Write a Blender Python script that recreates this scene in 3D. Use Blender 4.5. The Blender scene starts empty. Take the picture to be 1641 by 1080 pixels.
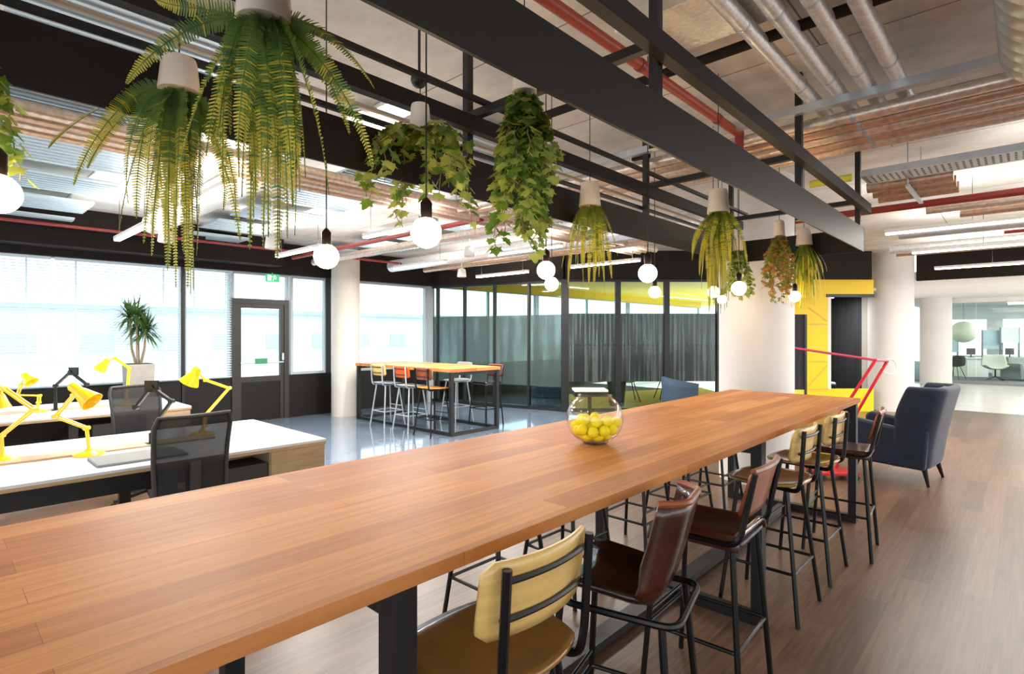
import bpy, math, random
from mathutils import Vector, Matrix

# ------------------------------------------------------------------ camera, world, exposure
SC = bpy.context.scene
COL = SC.collection
YAW = math.radians(43.135)
F = 880.0
CAMH = 1.6
cd = bpy.data.cameras.new('camera')
cam = bpy.data.objects.new('camera', cd)
COL.objects.link(cam)
cam.location = (0, 0, CAMH)
cam.rotation_euler = (math.pi / 2, 0, YAW)
cd.sensor_width = 36.0
cd.lens = 36.0 * F / 1641.0
cd.shift_y = -5.0 / 1641.0
cd.clip_start = 0.05
cd.clip_end = 300
SC.camera = cam

W = bpy.data.worlds.new('daylight')
SC.world = W
W.use_nodes = True
bg = W.node_tree.nodes['Background']
bg.inputs[0].default_value = (0.86, 0.94, 1.0, 1)
bg.inputs[1].default_value = 1.9
SC.view_settings.view_transform = 'Standard'
SC.view_settings.look = 'None'
SC.view_settings.exposure = 0.86
SC.view_settings.gamma = 1.0
SC.view_settings.use_curve_mapping = False
SC.cycles.max_bounces = 8
SC.cycles.transparent_max_bounces = 24
SC.cycles.use_denoising = True
SC.cycles.sample_clamp_indirect = 6.0
SC.cycles.caustics_reflective = False
SC.cycles.caustics_refractive = False
TUBE_W = 36.0      # watts of one ceiling tube

R_ = Vector((math.cos(YAW), math.sin(YAW), 0))
F_ = Vector((-math.sin(YAW), math.cos(YAW), 0))


def Pz(px, py, z):
    """point seen at pixel px,py at distance z in front of the camera"""
    x = (px - 820.5) / F * z
    v = R_ * x + F_ * z
    return Vector((v.x, v.y, CAMH - (py - 535.0) / F * z))


def Ph(px, py, h):
    """point seen at pixel px,py at height h"""
    return Pz(px, py, F * (CAMH - h) / (py - 535.0))


# ------------------------------------------------------------------ materials
def lin(c):
    out = []
    for v in c:
        v = v / 255.0
        out.append(v / 12.92 if v <= 0.04045 else ((v + 0.055) / 1.055) ** 2.4)
    return (*out, 1.0)


def mat(name, col, rough=0.5, metal=0.0, emit=0.0, spec=0.5, noise=0.0, nscale=12.0, bump=0.0, coat=0.0, stretch=None, col2=None, sheen=0.0):
    m = bpy.data.materials.new(name)
    m.use_nodes = True
    nt = m.node_tree
    b = nt.nodes['Principled BSDF']
    c = lin(col)
    b.inputs['Base Color'].default_value = c
    b.inputs['Roughness'].default_value = rough
    b.inputs['Metallic'].default_value = metal
    b.inputs['Specular IOR Level'].default_value = spec
    b.inputs['Coat Weight'].default_value = coat
    b.inputs['Sheen Weight'].default_value = sheen
    if emit:
        b.inputs['Emission Color'].default_value = c
        b.inputs['Emission Strength'].default_value = emit
    if noise or bump or col2:
        tc = nt.nodes.new('ShaderNodeTexCoord')
        mp = nt.nodes.new('ShaderNodeMapping')
        if stretch:
            mp.inputs['Scale'].default_value = stretch
        n = nt.nodes.new('ShaderNodeTexNoise')
        n.inputs['Scale'].default_value = nscale
        n.inputs['Detail'].default_value = 6
        nt.links.new(tc.outputs['Object'], mp.inputs[0])
        nt.links.new(mp.outputs[0], n.inputs['Vector'])
        if noise or col2:
            mx = nt.nodes.new('ShaderNodeMix')
            mx.data_type = 'RGBA'
            rp = nt.nodes.new('ShaderNodeMapRange')
            rp.inputs[1].default_value = 0.35
            rp.inputs[2].default_value = 0.65
            nt.links.new(n.outputs[0], rp.inputs[0])
            nt.links.new(rp.outputs[0], mx.inputs[0])
            if col2:
                mx.inputs[6].default_value = c
                mx.inputs[7].default_value = lin(col2)
            else:
                mx.inputs[6].default_value = tuple(v * (1 - noise) for v in c[:3]) + (1,)
                mx.inputs[7].default_value = tuple(min(1, v * (1 + noise)) for v in c[:3]) + (1,)
            nt.links.new(mx.outputs[2], b.inputs['Base Color'])
        if bump:
            bp = nt.nodes.new('ShaderNodeBump')
            bp.inputs['Strength'].default_value = bump
            bp.inputs['Distance'].default_value = 0.01
            nt.links.new(n.outputs[0], bp.inputs['Height'])
            nt.links.new(bp.outputs[0], b.inputs['Normal'])
    return m


def plank_mat(name, c1, c2, cm, rough, length, width, mortar, streak=0.35, along='Y', spec=0.5, sscale=1.0, bias=0.0, coat=0.0, bump=0.12, aniso=28):
    m = bpy.data.materials.new(name)
    m.use_nodes = True
    nt = m.node_tree
    b = nt.nodes['Principled BSDF']
    tc = nt.nodes.new('ShaderNodeTexCoord')
    mp = nt.nodes.new('ShaderNodeMapping')
    if along == 'Y':
        mp.inputs['Rotation'].default_value = (0, 0, math.pi / 2)
    nt.links.new(tc.outputs['Object'], mp.inputs[0])
    br = nt.nodes.new('ShaderNodeTexBrick')
    br.offset = 0.37
    br.inputs['Color1'].default_value = lin(c1)
    br.inputs['Color2'].default_value = lin(c2)
    br.inputs['Mortar'].default_value = lin(cm)
    br.inputs['Scale'].default_value = 1.0
    br.inputs['Brick Width'].default_value = length
    br.inputs['Row Height'].default_value = width
    br.inputs['Mortar Size'].default_value = mortar
    br.inputs['Mortar Smooth'].default_value = 0.3
    br.inputs['Bias'].default_value = bias
    nt.links.new(mp.outputs[0], br.inputs['Vector'])
    m2 = nt.nodes.new('ShaderNodeMapping')
    m2.inputs['Scale'].default_value = (1.2 * sscale, aniso * sscale, 8 if aniso > 5 else 1)
    nt.links.new(mp.outputs[0], m2.inputs[0])
    n = nt.nodes.new('ShaderNodeTexNoise')
    n.inputs['Scale'].default_value = 1.6
    n.inputs['Detail'].default_value = 9
    n.inputs['Roughness'].default_value = 0.7
    nt.links.new(m2.outputs[0], n.inputs['Vector'])
    rp = nt.nodes.new('ShaderNodeMapRange')
    rp.inputs[1].default_value = 0.32
    rp.inputs[2].default_value = 0.68
    rp.inputs[3].default_value = 1 - streak
    rp.inputs[4].default_value = 1 + streak * 0.55
    nt.links.new(n.outputs[0], rp.inputs[0])
    mul = nt.nodes.new('ShaderNodeVectorMath')
    mul.operation = 'SCALE'
    nt.links.new(br.outputs['Color'], mul.inputs[0])
    nt.links.new(rp.outputs[0], mul.inputs['Scale'])
    nt.links.new(mul.outputs[0], b.inputs['Base Color'])
    b.inputs['Roughness'].default_value = rough
    b.inputs['Specular IOR Level'].default_value = spec
    b.inputs['Coat Weight'].default_value = coat
    b.inputs['Coat Roughness'].default_value = 0.15
    bp = nt.nodes.new('ShaderNodeBump')
    bp.inputs['Strength'].default_value = bump
    bp.inputs['Distance'].default_value = 0.004
    nt.links.new(n.outputs[0], bp.inputs['Height'])
    nt.links.new(bp.outputs[0], b.inputs['Normal'])
    return m


def glass_mat(name, tint=(235, 245, 245), refl=0.5, rough=0.0):
    m = bpy.data.materials.new(name)
    m.use_nodes = True
    nt = m.node_tree
    nt.nodes.remove(nt.nodes['Principled BSDF'])
    out = nt.nodes['Material Output']
    tr = nt.nodes.new('ShaderNodeBsdfTransparent')
    tr.inputs[0].default_value = lin(tint)
    gl = nt.nodes.new('ShaderNodeBsdfGlossy')
    gl.inputs['Roughness'].default_value = rough
    lw = nt.nodes.new('ShaderNodeLayerWeight')
    pw = nt.nodes.new('ShaderNodeMath')
    pw.operation = 'POWER'
    pw.inputs[1].default_value = 3.5
    nt.links.new(lw.outputs['Facing'], pw.inputs[0])
    ad = nt.nodes.new('ShaderNodeMath')
    ad.operation = 'ADD'
    ad.inputs[1].default_value = 0.04
    nt.links.new(pw.outputs[0], ad.inputs[0])
    ml = nt.nodes.new('ShaderNodeMath')
    ml.operation = 'MULTIPLY'
    ml.inputs[1].default_value = refl
    nt.links.new(ad.outputs[0], ml.inputs[0])
    mx = nt.nodes.new('ShaderNodeMixShader')
    nt.links.new(ml.outputs[0], mx.inputs[0])
    nt.links.new(tr.outputs[0], mx.inputs[1])
    nt.links.new(gl.outputs[0], mx.inputs[2])
    nt.links.new(mx.outputs[0], out.inputs[0])
    return m


def film_mat(name, c1, c2, clear, xs):
    """tinted film with a fine vertical print, part see-through"""
    m = bpy.data.materials.new(name)
    m.use_nodes = True
    nt = m.node_tree
    b = nt.nodes['Principled BSDF']
    out = nt.nodes['Material Output']
    tc = nt.nodes.new('ShaderNodeTexCoord')
    mp = nt.nodes.new('ShaderNodeMapping')
    mp.inputs['Scale'].default_value = (xs, 1, 0.5)
    nt.links.new(tc.outputs['Object'], mp.inputs[0])
    n = nt.nodes.new('ShaderNodeTexNoise')
    n.inputs['Scale'].default_value = 1.0
    n.inputs['Detail'].default_value = 3
    nt.links.new(mp.outputs[0], n.inputs['Vector'])
    rp = nt.nodes.new('ShaderNodeMapRange')
    rp.inputs[1].default_value = 0.46
    rp.inputs[2].default_value = 0.6
    nt.links.new(n.outputs[0], rp.inputs[0])
    mx = nt.nodes.new('ShaderNodeMix')
    mx.data_type = 'RGBA'
    mx.inputs[6].default_value = lin(c1)
    mx.inputs[7].default_value = lin(c2)
    nt.links.new(rp.outputs[0], mx.inputs[0])
    nt.links.new(mx.outputs[2], b.inputs['Base Color'])
    b.inputs['Roughness'].default_value = 0.25
    tr = nt.nodes.new('ShaderNodeBsdfTransparent')
    tr.inputs[0].default_value = lin((225, 235, 232))
    ms = nt.nodes.new('ShaderNodeMixShader')
    r2 = nt.nodes.new('ShaderNodeMapRange')
    r2.inputs[1].default_value = 0.45
    r2.inputs[2].default_value = 0.62
    r2.inputs[3].default_value = clear
    r2.inputs[4].default_value = clear * 1.9
    nt.links.new(n.outputs[0], r2.inputs[0])
    nt.links.new(r2.outputs[0], ms.inputs[0])
    nt.links.new(b.outputs[0], ms.inputs[1])
    nt.links.new(tr.outputs[0], ms.inputs[2])
    nt.links.new(ms.outputs[0], out.inputs[0])
    return m


def leaf_mat(name, c1, c2, trans=0.35):
    m = mat(name, c1, rough=0.45, col2=c2, nscale=18)
    nt = m.node_tree
    b = nt.nodes['Principled BSDF']
    out = nt.nodes['Material Output']
    tl = nt.nodes.new('ShaderNodeBsdfTranslucent')
    tl.inputs[0].default_value = lin(c2)
    ms = nt.nodes.new('ShaderNodeMixShader')
    ms.inputs[0].default_value = trans
    nt.links.new(b.outputs[0], ms.inputs[1])
    nt.links.new(tl.outputs[0], ms.inputs[2])
    nt.links.new(ms.outputs[0], out.inputs[0])
    return m


m_top = plank_mat('oak_worktop', (222, 154, 92), (190, 120, 68), (164, 100, 58), 0.46, 1.25, 0.105, 0.0008, 0.26, spec=0.12, bump=0.0)
m_floor = plank_mat('brown_plank_floor', (122, 92, 72), (98, 72, 55), (80, 58, 45), 0.33, 1.3, 0.15, 0.0012, 0.45, spec=0.55, bump=0.03)
m_edge = mat('worktop_edge', (176, 120, 78), 0.5, noise=0.15, nscale=20, stretch=(1, 0.1, 6))
m_vinyl = mat('grey_blue_vinyl', (116, 130, 148), 0.08, spec=0.9, noise=0.07, nscale=3, coat=0.3)
m_pale = mat('pale_resin_floor', (228, 222, 216), 0.2, spec=0.6, noise=0.03, nscale=2)
m_grey_carpet = mat('grey_carpet', (92, 98, 100), 0.9, noise=0.2, nscale=60)
m_yell_carpet = mat('yellow_carpet', (206, 186, 70), 0.8, noise=0.1, nscale=40)
m_conc = plank_mat('concrete_ceiling', (242, 240, 236), (228, 226, 220), (140, 134, 126), 0.85, 2.4, 1.2, 0.006, 0.22, along='X', sscale=0.9, aniso=1.6)
m_white = mat('white_paint', (236, 232, 228), 0.6, noise=0.02, nscale=4)
m_column = mat('white_column_paint', (226, 221, 217), 0.6, noise=0.03, nscale=2)
m_colconc = mat('pale_concrete', (216, 208, 196), 0.6, noise=0.05, nscale=3)
m_dark = mat('dark_brown_board', (34, 26, 23), 0.7, spec=.25, noise=0.08, nscale=5)
m_black = mat('black_powder_coat', (24, 24, 25), 0.42)
m_steel = mat('blackened_steel', (48, 48, 48), 0.3, metal=0.85)
m_beam = mat('black_steel_plate', (32, 27, 25), 0.5, spec=0.3, noise=0.06, nscale=3)
m_frame = mat('grey_window_frame', (46, 43, 39), 0.4)
m_framel = mat('pale_window_frame', (176, 184, 188), 0.4)
m_spandrel = mat('bronze_spandrel', (26, 21, 17), 0.45, spec=.3)
m_yellow = mat('yellow_paint', (246, 208, 8), 0.5)
m_yline = mat('amber_line_paint', (230, 176, 60), 0.5)
m_lime = mat('lime_yellow_paint', (216, 214, 80), 0.6)
m_yceil = mat('yellow_ceiling_paint', (232, 200, 44), 0.6)
m_lamp_y = mat('yellow_enamel', (250, 206, 10), 0.28, coat=0.4)
m_desk = mat('white_laminate', (236, 236, 238), 0.16, spec=0.6)
m_deskedge = mat('plywood_edge', (196, 164, 124), 0.5, noise=0.1, nscale=8, stretch=(1, 1, 10))
m_cabwood = mat('light_wood_veneer', (186, 160, 128), 0.5, noise=0.12, nscale=5, stretch=(1, 1, 8))
m_cabdark = mat('charcoal_cabinet', (58, 56, 54), 0.5)
m_mesh = None
m_tan = mat('ash_plywood', (226, 186, 112), 0.35, noise=0.08, nscale=6, stretch=(1, 1, 8), coat=0.3)
m_seat_tan = mat('lacquered_olive_seat', (160, 118, 58), 0.22, coat=0.5, noise=0.18, nscale=4)
m_leather = mat('brown_leather', (66, 26, 14), 0.28, coat=0.4, noise=0.4, nscale=9, bump=0.1)
m_leather2 = mat('tan_leather', (142, 72, 38), 0.38, coat=0.2, noise=0.25, nscale=6, stretch=(1, 6, 1), bump=0.1)
m_leatherd = mat('dark_leather', (40, 26, 24), 0.25, coat=0.5)
m_orange = mat('orange_plastic', (226, 92, 28), 0.35)
m_greyseat = mat('grey_seat', (150, 152, 150), 0.4)
m_blue = mat('navy_velvet', (19, 32, 50), 0.8, sheen=0.15, noise=0.2, nscale=5)
m_pblue = mat('blue_felt', (58, 76, 96), 0.8, noise=0.1, nscale=20)
m_red = mat('red_enamel', (208, 26, 44), 0.35)
m_pink = mat('pink_enamel', (214, 74, 104), 0.35)
m_raft = mat('raft_added_glow', (255, 252, 246), 0.4, emit=.45)  # glow added so the raft's underside comes out white
m_orangepipe = mat('orange_sprinkler_paint', (176, 74, 48), 0.4)
m_redpipe = mat('red_pipe_paint', (150, 52, 46), 0.4)
m_foil = mat('silver_foil', (232, 234, 236), 0.3, metal=0.4, bump=0.4, nscale=40, noise=0.1)
m_wrap = mat('foil_pipe_lagging', (222, 204, 188), 0.32, metal=0.5, bump=0.1, nscale=30, noise=0.15)
m_copper = mat('brown_pipe_lagging', (204, 172, 148), 0.32, metal=0.5, bump=0.1, nscale=30, noise=0.15)
m_galv = mat('galvanised_steel', (196, 202, 206), 0.35, metal=0.55, noise=0.08, nscale=8)
m_deck = mat('sky_tinted_metal', (196, 212, 222), 0.35, metal=0.4)  # ribbed panels: blue sky reflection put into the base colour
m_slot = mat('panel_gap', (110, 122, 130), 0.5)
m_white_pl = mat('white_plastic', (232, 230, 226), 0.4)
m_pot = mat('white_ceramic', (238, 228, 218), 0.35)
m_soil = mat('soil', (52, 40, 28), 0.9)
m_planter = mat('grey_fibre_planter', (166, 160, 152), 0.7, noise=0.06, nscale=10)
m_green_sign = mat('green_sign', (40, 170, 110), 0.4, emit=0.6)
m_green = mat('green_plate', (60, 140, 96), 0.5)
m_sign_w = mat('sign_white', (245, 250, 246), 0.5, emit=0.6)
m_tube = mat('tube_diffuser', (255, 250, 240), 0.4, emit=7.0)
m_panel_lit = mat('led_panel_diffuser', (255, 248, 236), 0.4, emit=5.0)
m_bulb = mat('bulb_glow', (255, 226, 176), 0.3, emit=24.0)
m_brass = mat('dark_bronze_socket', (50, 36, 28), 0.35, metal=0.6)
m_cord = mat('black_cord', (22, 22, 22), 0.6)
m_glass = glass_mat('clear_glass', (236, 244, 246), 0.45)
m_glass2 = glass_mat('partition_glass', (228, 238, 237), 0.6)
m_bowl = glass_mat('bowl_glass', (255, 255, 255), 0.75)
m_film = film_mat('graphite_film', (30, 36, 36), (84, 92, 88), 0.12, 20)
m_film2 = film_mat('backlit_green_grey_film', (70, 84, 82), (88, 104, 100), 0.24, 5)  # same film, with the window backlight put into a lighter colour
m_curtain = mat('charcoal_curtain', (44, 44, 48), 0.8, noise=0.35, nscale=3, stretch=(7, 7, 0.2))
m_ball = mat('yellow_ball', (255, 236, 14), 0.6)
m_slat = mat('white_blind_slat', (236, 242, 246), 0.5)
nt = m_slat.node_tree
_t = nt.nodes.new('ShaderNodeBsdfTranslucent'); _t.inputs[0].default_value = (0.85, 0.92, 0.97, 1)
_x = nt.nodes.new('ShaderNodeMixShader'); _x.inputs[0].default_value = 0.4
nt.links.new(nt.nodes['Principled BSDF'].outputs[0], _x.inputs[1]); nt.links.new(_t.outputs[0], _x.inputs[2])
nt.links.new(_x.outputs[0], nt.nodes['Material Output'].inputs[0])
m_mesh = mat('black_mesh_fabric', (34, 34, 36), 0.7)
nt = m_mesh.node_tree
_t = nt.nodes.new('ShaderNodeBsdfTransparent')
_x = nt.nodes.new('ShaderNodeMixShader'); _x.inputs[0].default_value = 0.2
nt.links.new(nt.nodes['Principled BSDF'].outputs[0], _x.inputs[1]); nt.links.new(_t.outputs[0], _x.inputs[2])
nt.links.new(_x.outputs[0], nt.nodes['Material Output'].inputs[0])
m_fern = leaf_mat('fern_green', (70, 104, 54), (116, 142, 62))
m_fern_b = leaf_mat('fern_yellow_green', (146, 152, 58), (198, 186, 74))
m_ivy = leaf_mat('ivy_green', (48, 92, 36), (120, 150, 52))
m_ivy_b = leaf_mat('ivy_pale', (132, 158, 70), (190, 196, 96))
m_grass = leaf_mat('grass_green', (96, 122, 40), (150, 158, 46))
m_grass_b = leaf_mat('grass_yellow', (182, 178, 46), (226, 206, 60))
m_orleaf = leaf_mat('amber_leaf', (176, 130, 66), (200, 150, 70))
m_drac = leaf_mat('dracaena_green', (48, 84, 40), (104, 134, 72))
m_bark = mat('pale_bark', (150, 130, 104), 0.8)
m_ground = mat('pale_paving', (214, 214, 210), 0.9)
m_build = mat('pale_render', (210, 214, 216), 0.9)
m_bwin = mat('far_window', (186, 194, 200), 0.4)
m_cream = mat('cream_paper', (240, 236, 214), 0.7)
m_fabricw = mat('oatmeal_fabric', (206, 200, 190), 0.85)
m_fabricg = mat('grey_fabric', (140, 142, 140), 0.85)
m_poster = mat('pale_blue_grey_screen', (170, 190, 200), 0.4)


# ------------------------------------------------------------------ mesh builder
class MB:
    def __init__(s):
        s.v = []; s.f = []; s.m = []; s.mi = 0

    def face(s, idx):
        s.f.append(tuple(idx)); s.m.append(s.mi)

    def add(s, vs, fs):
        o = len(s.v)
        s.v += [tuple(p) for p in vs]
        for q in fs:
            s.face([o + i for i in q])
        return s

    def box(s, x0, x1, y0, y1, z0, z1):
        vs = [(x, y, z) for z in (z0, z1) for y in (y0, y1) for x in (x0, x1)]
        return s.add(vs, [(0, 2, 3, 1), (4, 5, 7, 6), (0, 1, 5, 4), (2, 6, 7, 3), (0, 4, 6, 2), (1, 3, 7, 5)])

    def bar(s, p, q, w, h, up=(0, 0, 1)):
        p, q = Vector(p), Vector(q)
        d = (q - p).normalized()
        u = Vector(up)
        if abs(d.dot(u)) > 0.98:
            u = Vector((1, 0, 0))
        a = d.cross(u).normalized() * (w / 2)
        b = a.cross(d).normalized() * (h / 2)
        vs = [p - a - b, p + a - b, p + a + b, p - a + b, q - a - b, q + a - b, q + a + b, q - a + b]
        return s.add(vs, [(0, 1, 2, 3), (7, 6, 5, 4), (0, 4, 5, 1), (1, 5, 6, 2), (2, 6, 7, 3), (3, 7, 4, 0)])

    def tube(s, pts, r, n=8, closed=False, caps=True):
        pts = [Vector(p) for p in pts]
        k = len(pts)
        rs = r if isinstance(r, (list, tuple)) else [r] * k
        tang = []
        for i in range(k):
            if closed:
                t = pts[(i + 1) % k] - pts[i - 1]
            else:
                t = pts[min(i + 1, k - 1)] - pts[max(i - 1, 0)]
            tang.append(t.normalized())
        u = Vector((0, 0, 1)) if abs(tang[0].z) < 0.9 else Vector((1, 0, 0))
        a = tang[0].cross(u).normalized()
        o = len(s.v)
        for i in range(k):
            a = (a - tang[i] * a.dot(tang[i])).normalized()
            b = tang[i].cross(a)
            for j in range(n):
                t = 2 * math.pi * j / n
                s.v.append(tuple(pts[i] + (a * math.cos(t) + b * math.sin(t)) * rs[i]))
        for i in range(k if closed else k - 1):
            i2 = (i + 1) % k
            for j in range(n):
                j2 = (j + 1) % n
                s.face((o + i * n + j, o + i * n + j2, o + i2 * n + j2, o + i2 * n + j))
        if caps and not closed:
            s.face([o + j for j in range(n)][::-1])
            s.face([o + (k - 1) * n + j for j in range(n)])
        return s

    def lathe(s, prof, n=24, c=(0, 0, 0), M4=None, close=False):
        o = len(s.v)
        for (r, z) in prof:
            for j in range(n):
                t = 2 * math.pi * j / n
                p = Vector((c[0] + r * math.cos(t), c[1] + r * math.sin(t), c[2] + z))
                if M4 is not None:
                    p = M4 @ p
                s.v.append(tuple(p))
        m = len(prof)
        for i in range(m if close else m - 1):
            i2 = (i + 1) % m
            for j in range(n):
                j2 = (j + 1) % n
                s.face((o + i * n + j, o + i * n + j2, o + i2 * n + j2, o + i2 * n + j))
        if not close:
            if prof[0][0] > 1e-4:
                s.face([o + j for j in range(n)][::-1])
            if prof[-1][0] > 1e-4:
                s.face([o + (m - 1) * n + j for j in range(n)])
        return s

    def grid(s, rows):
        o = len(s.v)
        w = len(rows[0])
        for r in rows:
            s.v += [tuple(p) for p in r]
        for i in range(len(rows) - 1):
            for j in range(w - 1):
                s.face((o + i * w + j, o + i * w + j + 1, o + (i + 1) * w + j + 1, o + (i + 1) * w + j))
        return s

    def prism(s, poly, z0, z1):
        n = len(poly)
        vs = [(p[0], p[1], z0) for p in poly] + [(p[0], p[1], z1) for p in poly]
        fs = [tuple(range(n))[::-1], tuple(range(n, 2 * n))]
        fs += [(i, (i + 1) % n, n + (i + 1) % n, n + i) for i in range(n)]
        return s.add(vs, fs)

    def ball(s, c, r, n=12, sz=1.0):
        prof = [(r * math.sin(math.pi * i / n) + 1e-5, -r * sz * math.cos(math.pi * i / n)) for i in range(n + 1)]
        return s.lathe(prof, max(8, int(n * 1.6)), c)

    def build(s, name, mats, parent=None, bevel=0, smooth=None, solid=0, sub=0, label=None):
        me = bpy.data.meshes.new(name)
        me.from_pydata(s.v, [], s.f)
        if not isinstance(mats, (list, tuple)):
            mats = [mats]
        for q in mats:
            me.materials.append(q)
        if len(mats) > 1:
            me.polygons.foreach_set('material_index', s.m)
        if smooth is None:
            smooth = True
        if smooth:
            me.polygons.foreach_set('use_smooth', [True] * len(me.polygons))
            me.set_sharp_from_angle(angle=math.radians(38))
        me.update()
        o = bpy.data.objects.new(name, me)
        COL.objects.link(o)
        if parent is not None:
            o.parent = parent
        if solid:
            md = o.modifiers.new('solid', 'SOLIDIFY'); md.thickness = solid; md.offset = 0
        if bevel:
            md = o.modifiers.new('bevel', 'BEVEL'); md.width = bevel; md.segments = 2; md.limit_method = 'ANGLE'
        if sub:
            md = o.modifiers.new('sub', 'SUBSURF'); md.levels = sub; md.render_levels = sub
        if label:
            o['label'] = label
        return o


def fillet(pts, r, n=5, closed=False):
    pts = [Vector(p) for p in pts]
    out = []
    k = len(pts)
    for i in range(k):
        if not closed and i in (0, k - 1):
            out.append(pts[i]); continue
        p, a, b = pts[i], pts[i - 1], pts[(i + 1) % k]
        d1, d2 = (a - p), (b - p)
        rr = min(r, d1.length * 0.45, d2.length * 0.45)
        p1, p2 = p + d1.normalized() * rr, p + d2.normalized() * rr
        for j in range(n + 1):
            t = j / n
            out.append(p1 * (1 - t) ** 2 + p * 2 * t * (1 - t) + p2 * t * t)
    return out


def thing(name, label, cat, loc=(0, 0, 0), rz=0.0, group=None, kind=None):
    o = bpy.data.objects.new(name, None)
    o.empty_display_size = 0.1
    COL.objects.link(o)
    o.location = loc
    o.rotation_euler = (0, 0, rz)
    if label: o['label'] = label
    if cat: o['category'] = cat
    if group: o['group'] = group
    if kind: o['kind'] = kind
    return o


def tag(o, label, cat, group=None, kind=None):
    if label: o['label'] = label
    if cat: o['category'] = cat
    if group: o['group'] = group
    if kind: o['kind'] = kind
    return o


def struct(o, label=None, cat=None):
    o['kind'] = 'structure'
    if label: o['label'] = label
    if cat: o['category'] = cat
    return o


def copy_tree(o, parent=None):
    c = o.copy()
    COL.objects.link(c)
    if parent is not None:
        c.parent = parent
        c.matrix_parent_inverse = o.matrix_parent_inverse.copy()
    for ch in list(o.children):
        copy_tree(ch, c)
    return c


# ------------------------------------------------------------------ the setting
WX = -10.3           # window wall plane
TOP = 2.72           # glazing head
CEIL = 3.3
mb = MB()
mb.box(WX, 7.0, -4.0, 2.6, -0.1, 0)
mb.box(-4.9, 7.0, 2.6, 14.8, -0.1, 0)
struct(mb.build('floor', m_floor, smooth=False), 'brown wood plank floor', 'floor')
mb = MB().box(WX, -4.9, 2.6, 14.8, -0.1, 0.001)
struct(mb.build('floor', m_vinyl, smooth=False), 'shiny blue-grey floor by the window wall', 'floor')
mb = MB().box(-3.4, 7.0, 14.8, 23.0, -0.1, 0.001)
struct(mb.build('floor', m_pale, smooth=False), 'glossy pale floor beyond the wood planks', 'floor')
mb = MB().box(-7.0, 7.0, 23.0, 40.0, -0.1, 0.0)
struct(mb.build('floor', m_grey_carpet, smooth=False), 'dark grey carpet behind the far glass wall', 'floor')
# yellow carpet of the glass meeting room (triangle behind the diagonal glass)
P0 = Vector((-6.93, 8.99, 0))
DA = math.radians(43.94)
DD = Vector((math.cos(DA), math.sin(DA), 0))
DN = Vector((-math.sin(DA), math.cos(DA), 0))
q = [P0 + DN * .1, P0 + DD * 4.6 + DN * .1, P0 + DD * 4.6 + DN * 5.0, P0 + DN * 3.0]
mb = MB().prism([(p.x, p.y) for p in q], 0.002, 0.008)
struct(mb.build('floor', m_yell_carpet, smooth=False), 'yellow carpet inside the glass room', 'floor')

mb = MB().box(WX - .3, 7.0, -4.0, 14.4, CEIL, CEIL + .2)
struct(mb.build('ceiling', m_conc, smooth=False), 'bare concrete ceiling slab', 'ceiling')
mb = MB().box(-3.4, 7.0, 14.4, 40.0, TOP + .02, TOP + .2)
struct(mb.build('ceiling', m_white, smooth=False), 'lower white ceiling beyond the wood floor', 'ceiling')
mb = MB().box(WX - 1.3, -3.4, 14.4, 26.0, 2.95, 3.1)
q = [Vector((WX, 8.35, 0)) , P0 + DN * .2 , P0 + DD * 6.2 + DN * .2, Vector((-3.4, 14.4, 0)), Vector((WX, 14.4, 0))]
mb.prism([(p.x, p.y) for p in q], 2.95, 3.1)
struct(mb.build('ceiling', m_yceil, smooth=False), 'yellow ceiling of the glass room', 'ceiling')

# walls closing the hall behind and beside the camera, with window bands
for nm, seg in (('wall_back', [(WX, 7.0, -4.15, -4.0)]), ('wall_right', [(7.0, 7.15, -4.0, 40.0)])):
    mb = MB()
    for (a, b, c, d) in seg:
        mb.box(a, b, c, d, 0, 0.5)
        mb.box(a, b, c, d, 2.9, 3.5)
        if nm == 'wall_back':
            for x in (WX, -7, -3.6, -.2, 3.2, 6.8):
                mb.box(x, x + .2, c, d, .5, 2.9)
        else:
            for y in range(-4, 40, 4):
                mb.box(a, b, y, y + .3, .5, 2.9)
    struct(mb.build(nm, m_white, smooth=False), 'white outer wall with a band of windows', 'wall')

# window wall : spandrel, head, mullions
mb = MB()
mb.box(WX - .12, WX, -4.0, 3.71, 0, .82)
mb.box(WX - .12, WX, 4.74, 8.2, 0, .82)
mb.box(WX - .12, WX, 8.2, 23.0, 0, .82)
struct(mb.build('wall_left', m_spandrel, smooth=False), 'dark bronze panels below the windows', 'wall')
mb = MB().box(WX - .15, WX + .12, -4.0, 8.3, TOP, CEIL)
mb.box(WX + .12, WX + .55, -4.0, 4.4, 2.82, CEIL)
mb.box(WX + .55, WX + .9, -4.0, 3.0, 3.05, CEIL)
struct(mb.build('trim_1', m_dark, smooth=False), 'dark stepped bulkhead above the window wall', 'bulkhead')
mb = MB().box(WX - .15, WX, 8.3, 23.0, TOP, CEIL)
struct(mb.build('wall_left', m_yceil, smooth=False), 'yellow header above the windows inside the glass room', 'wall')

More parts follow.
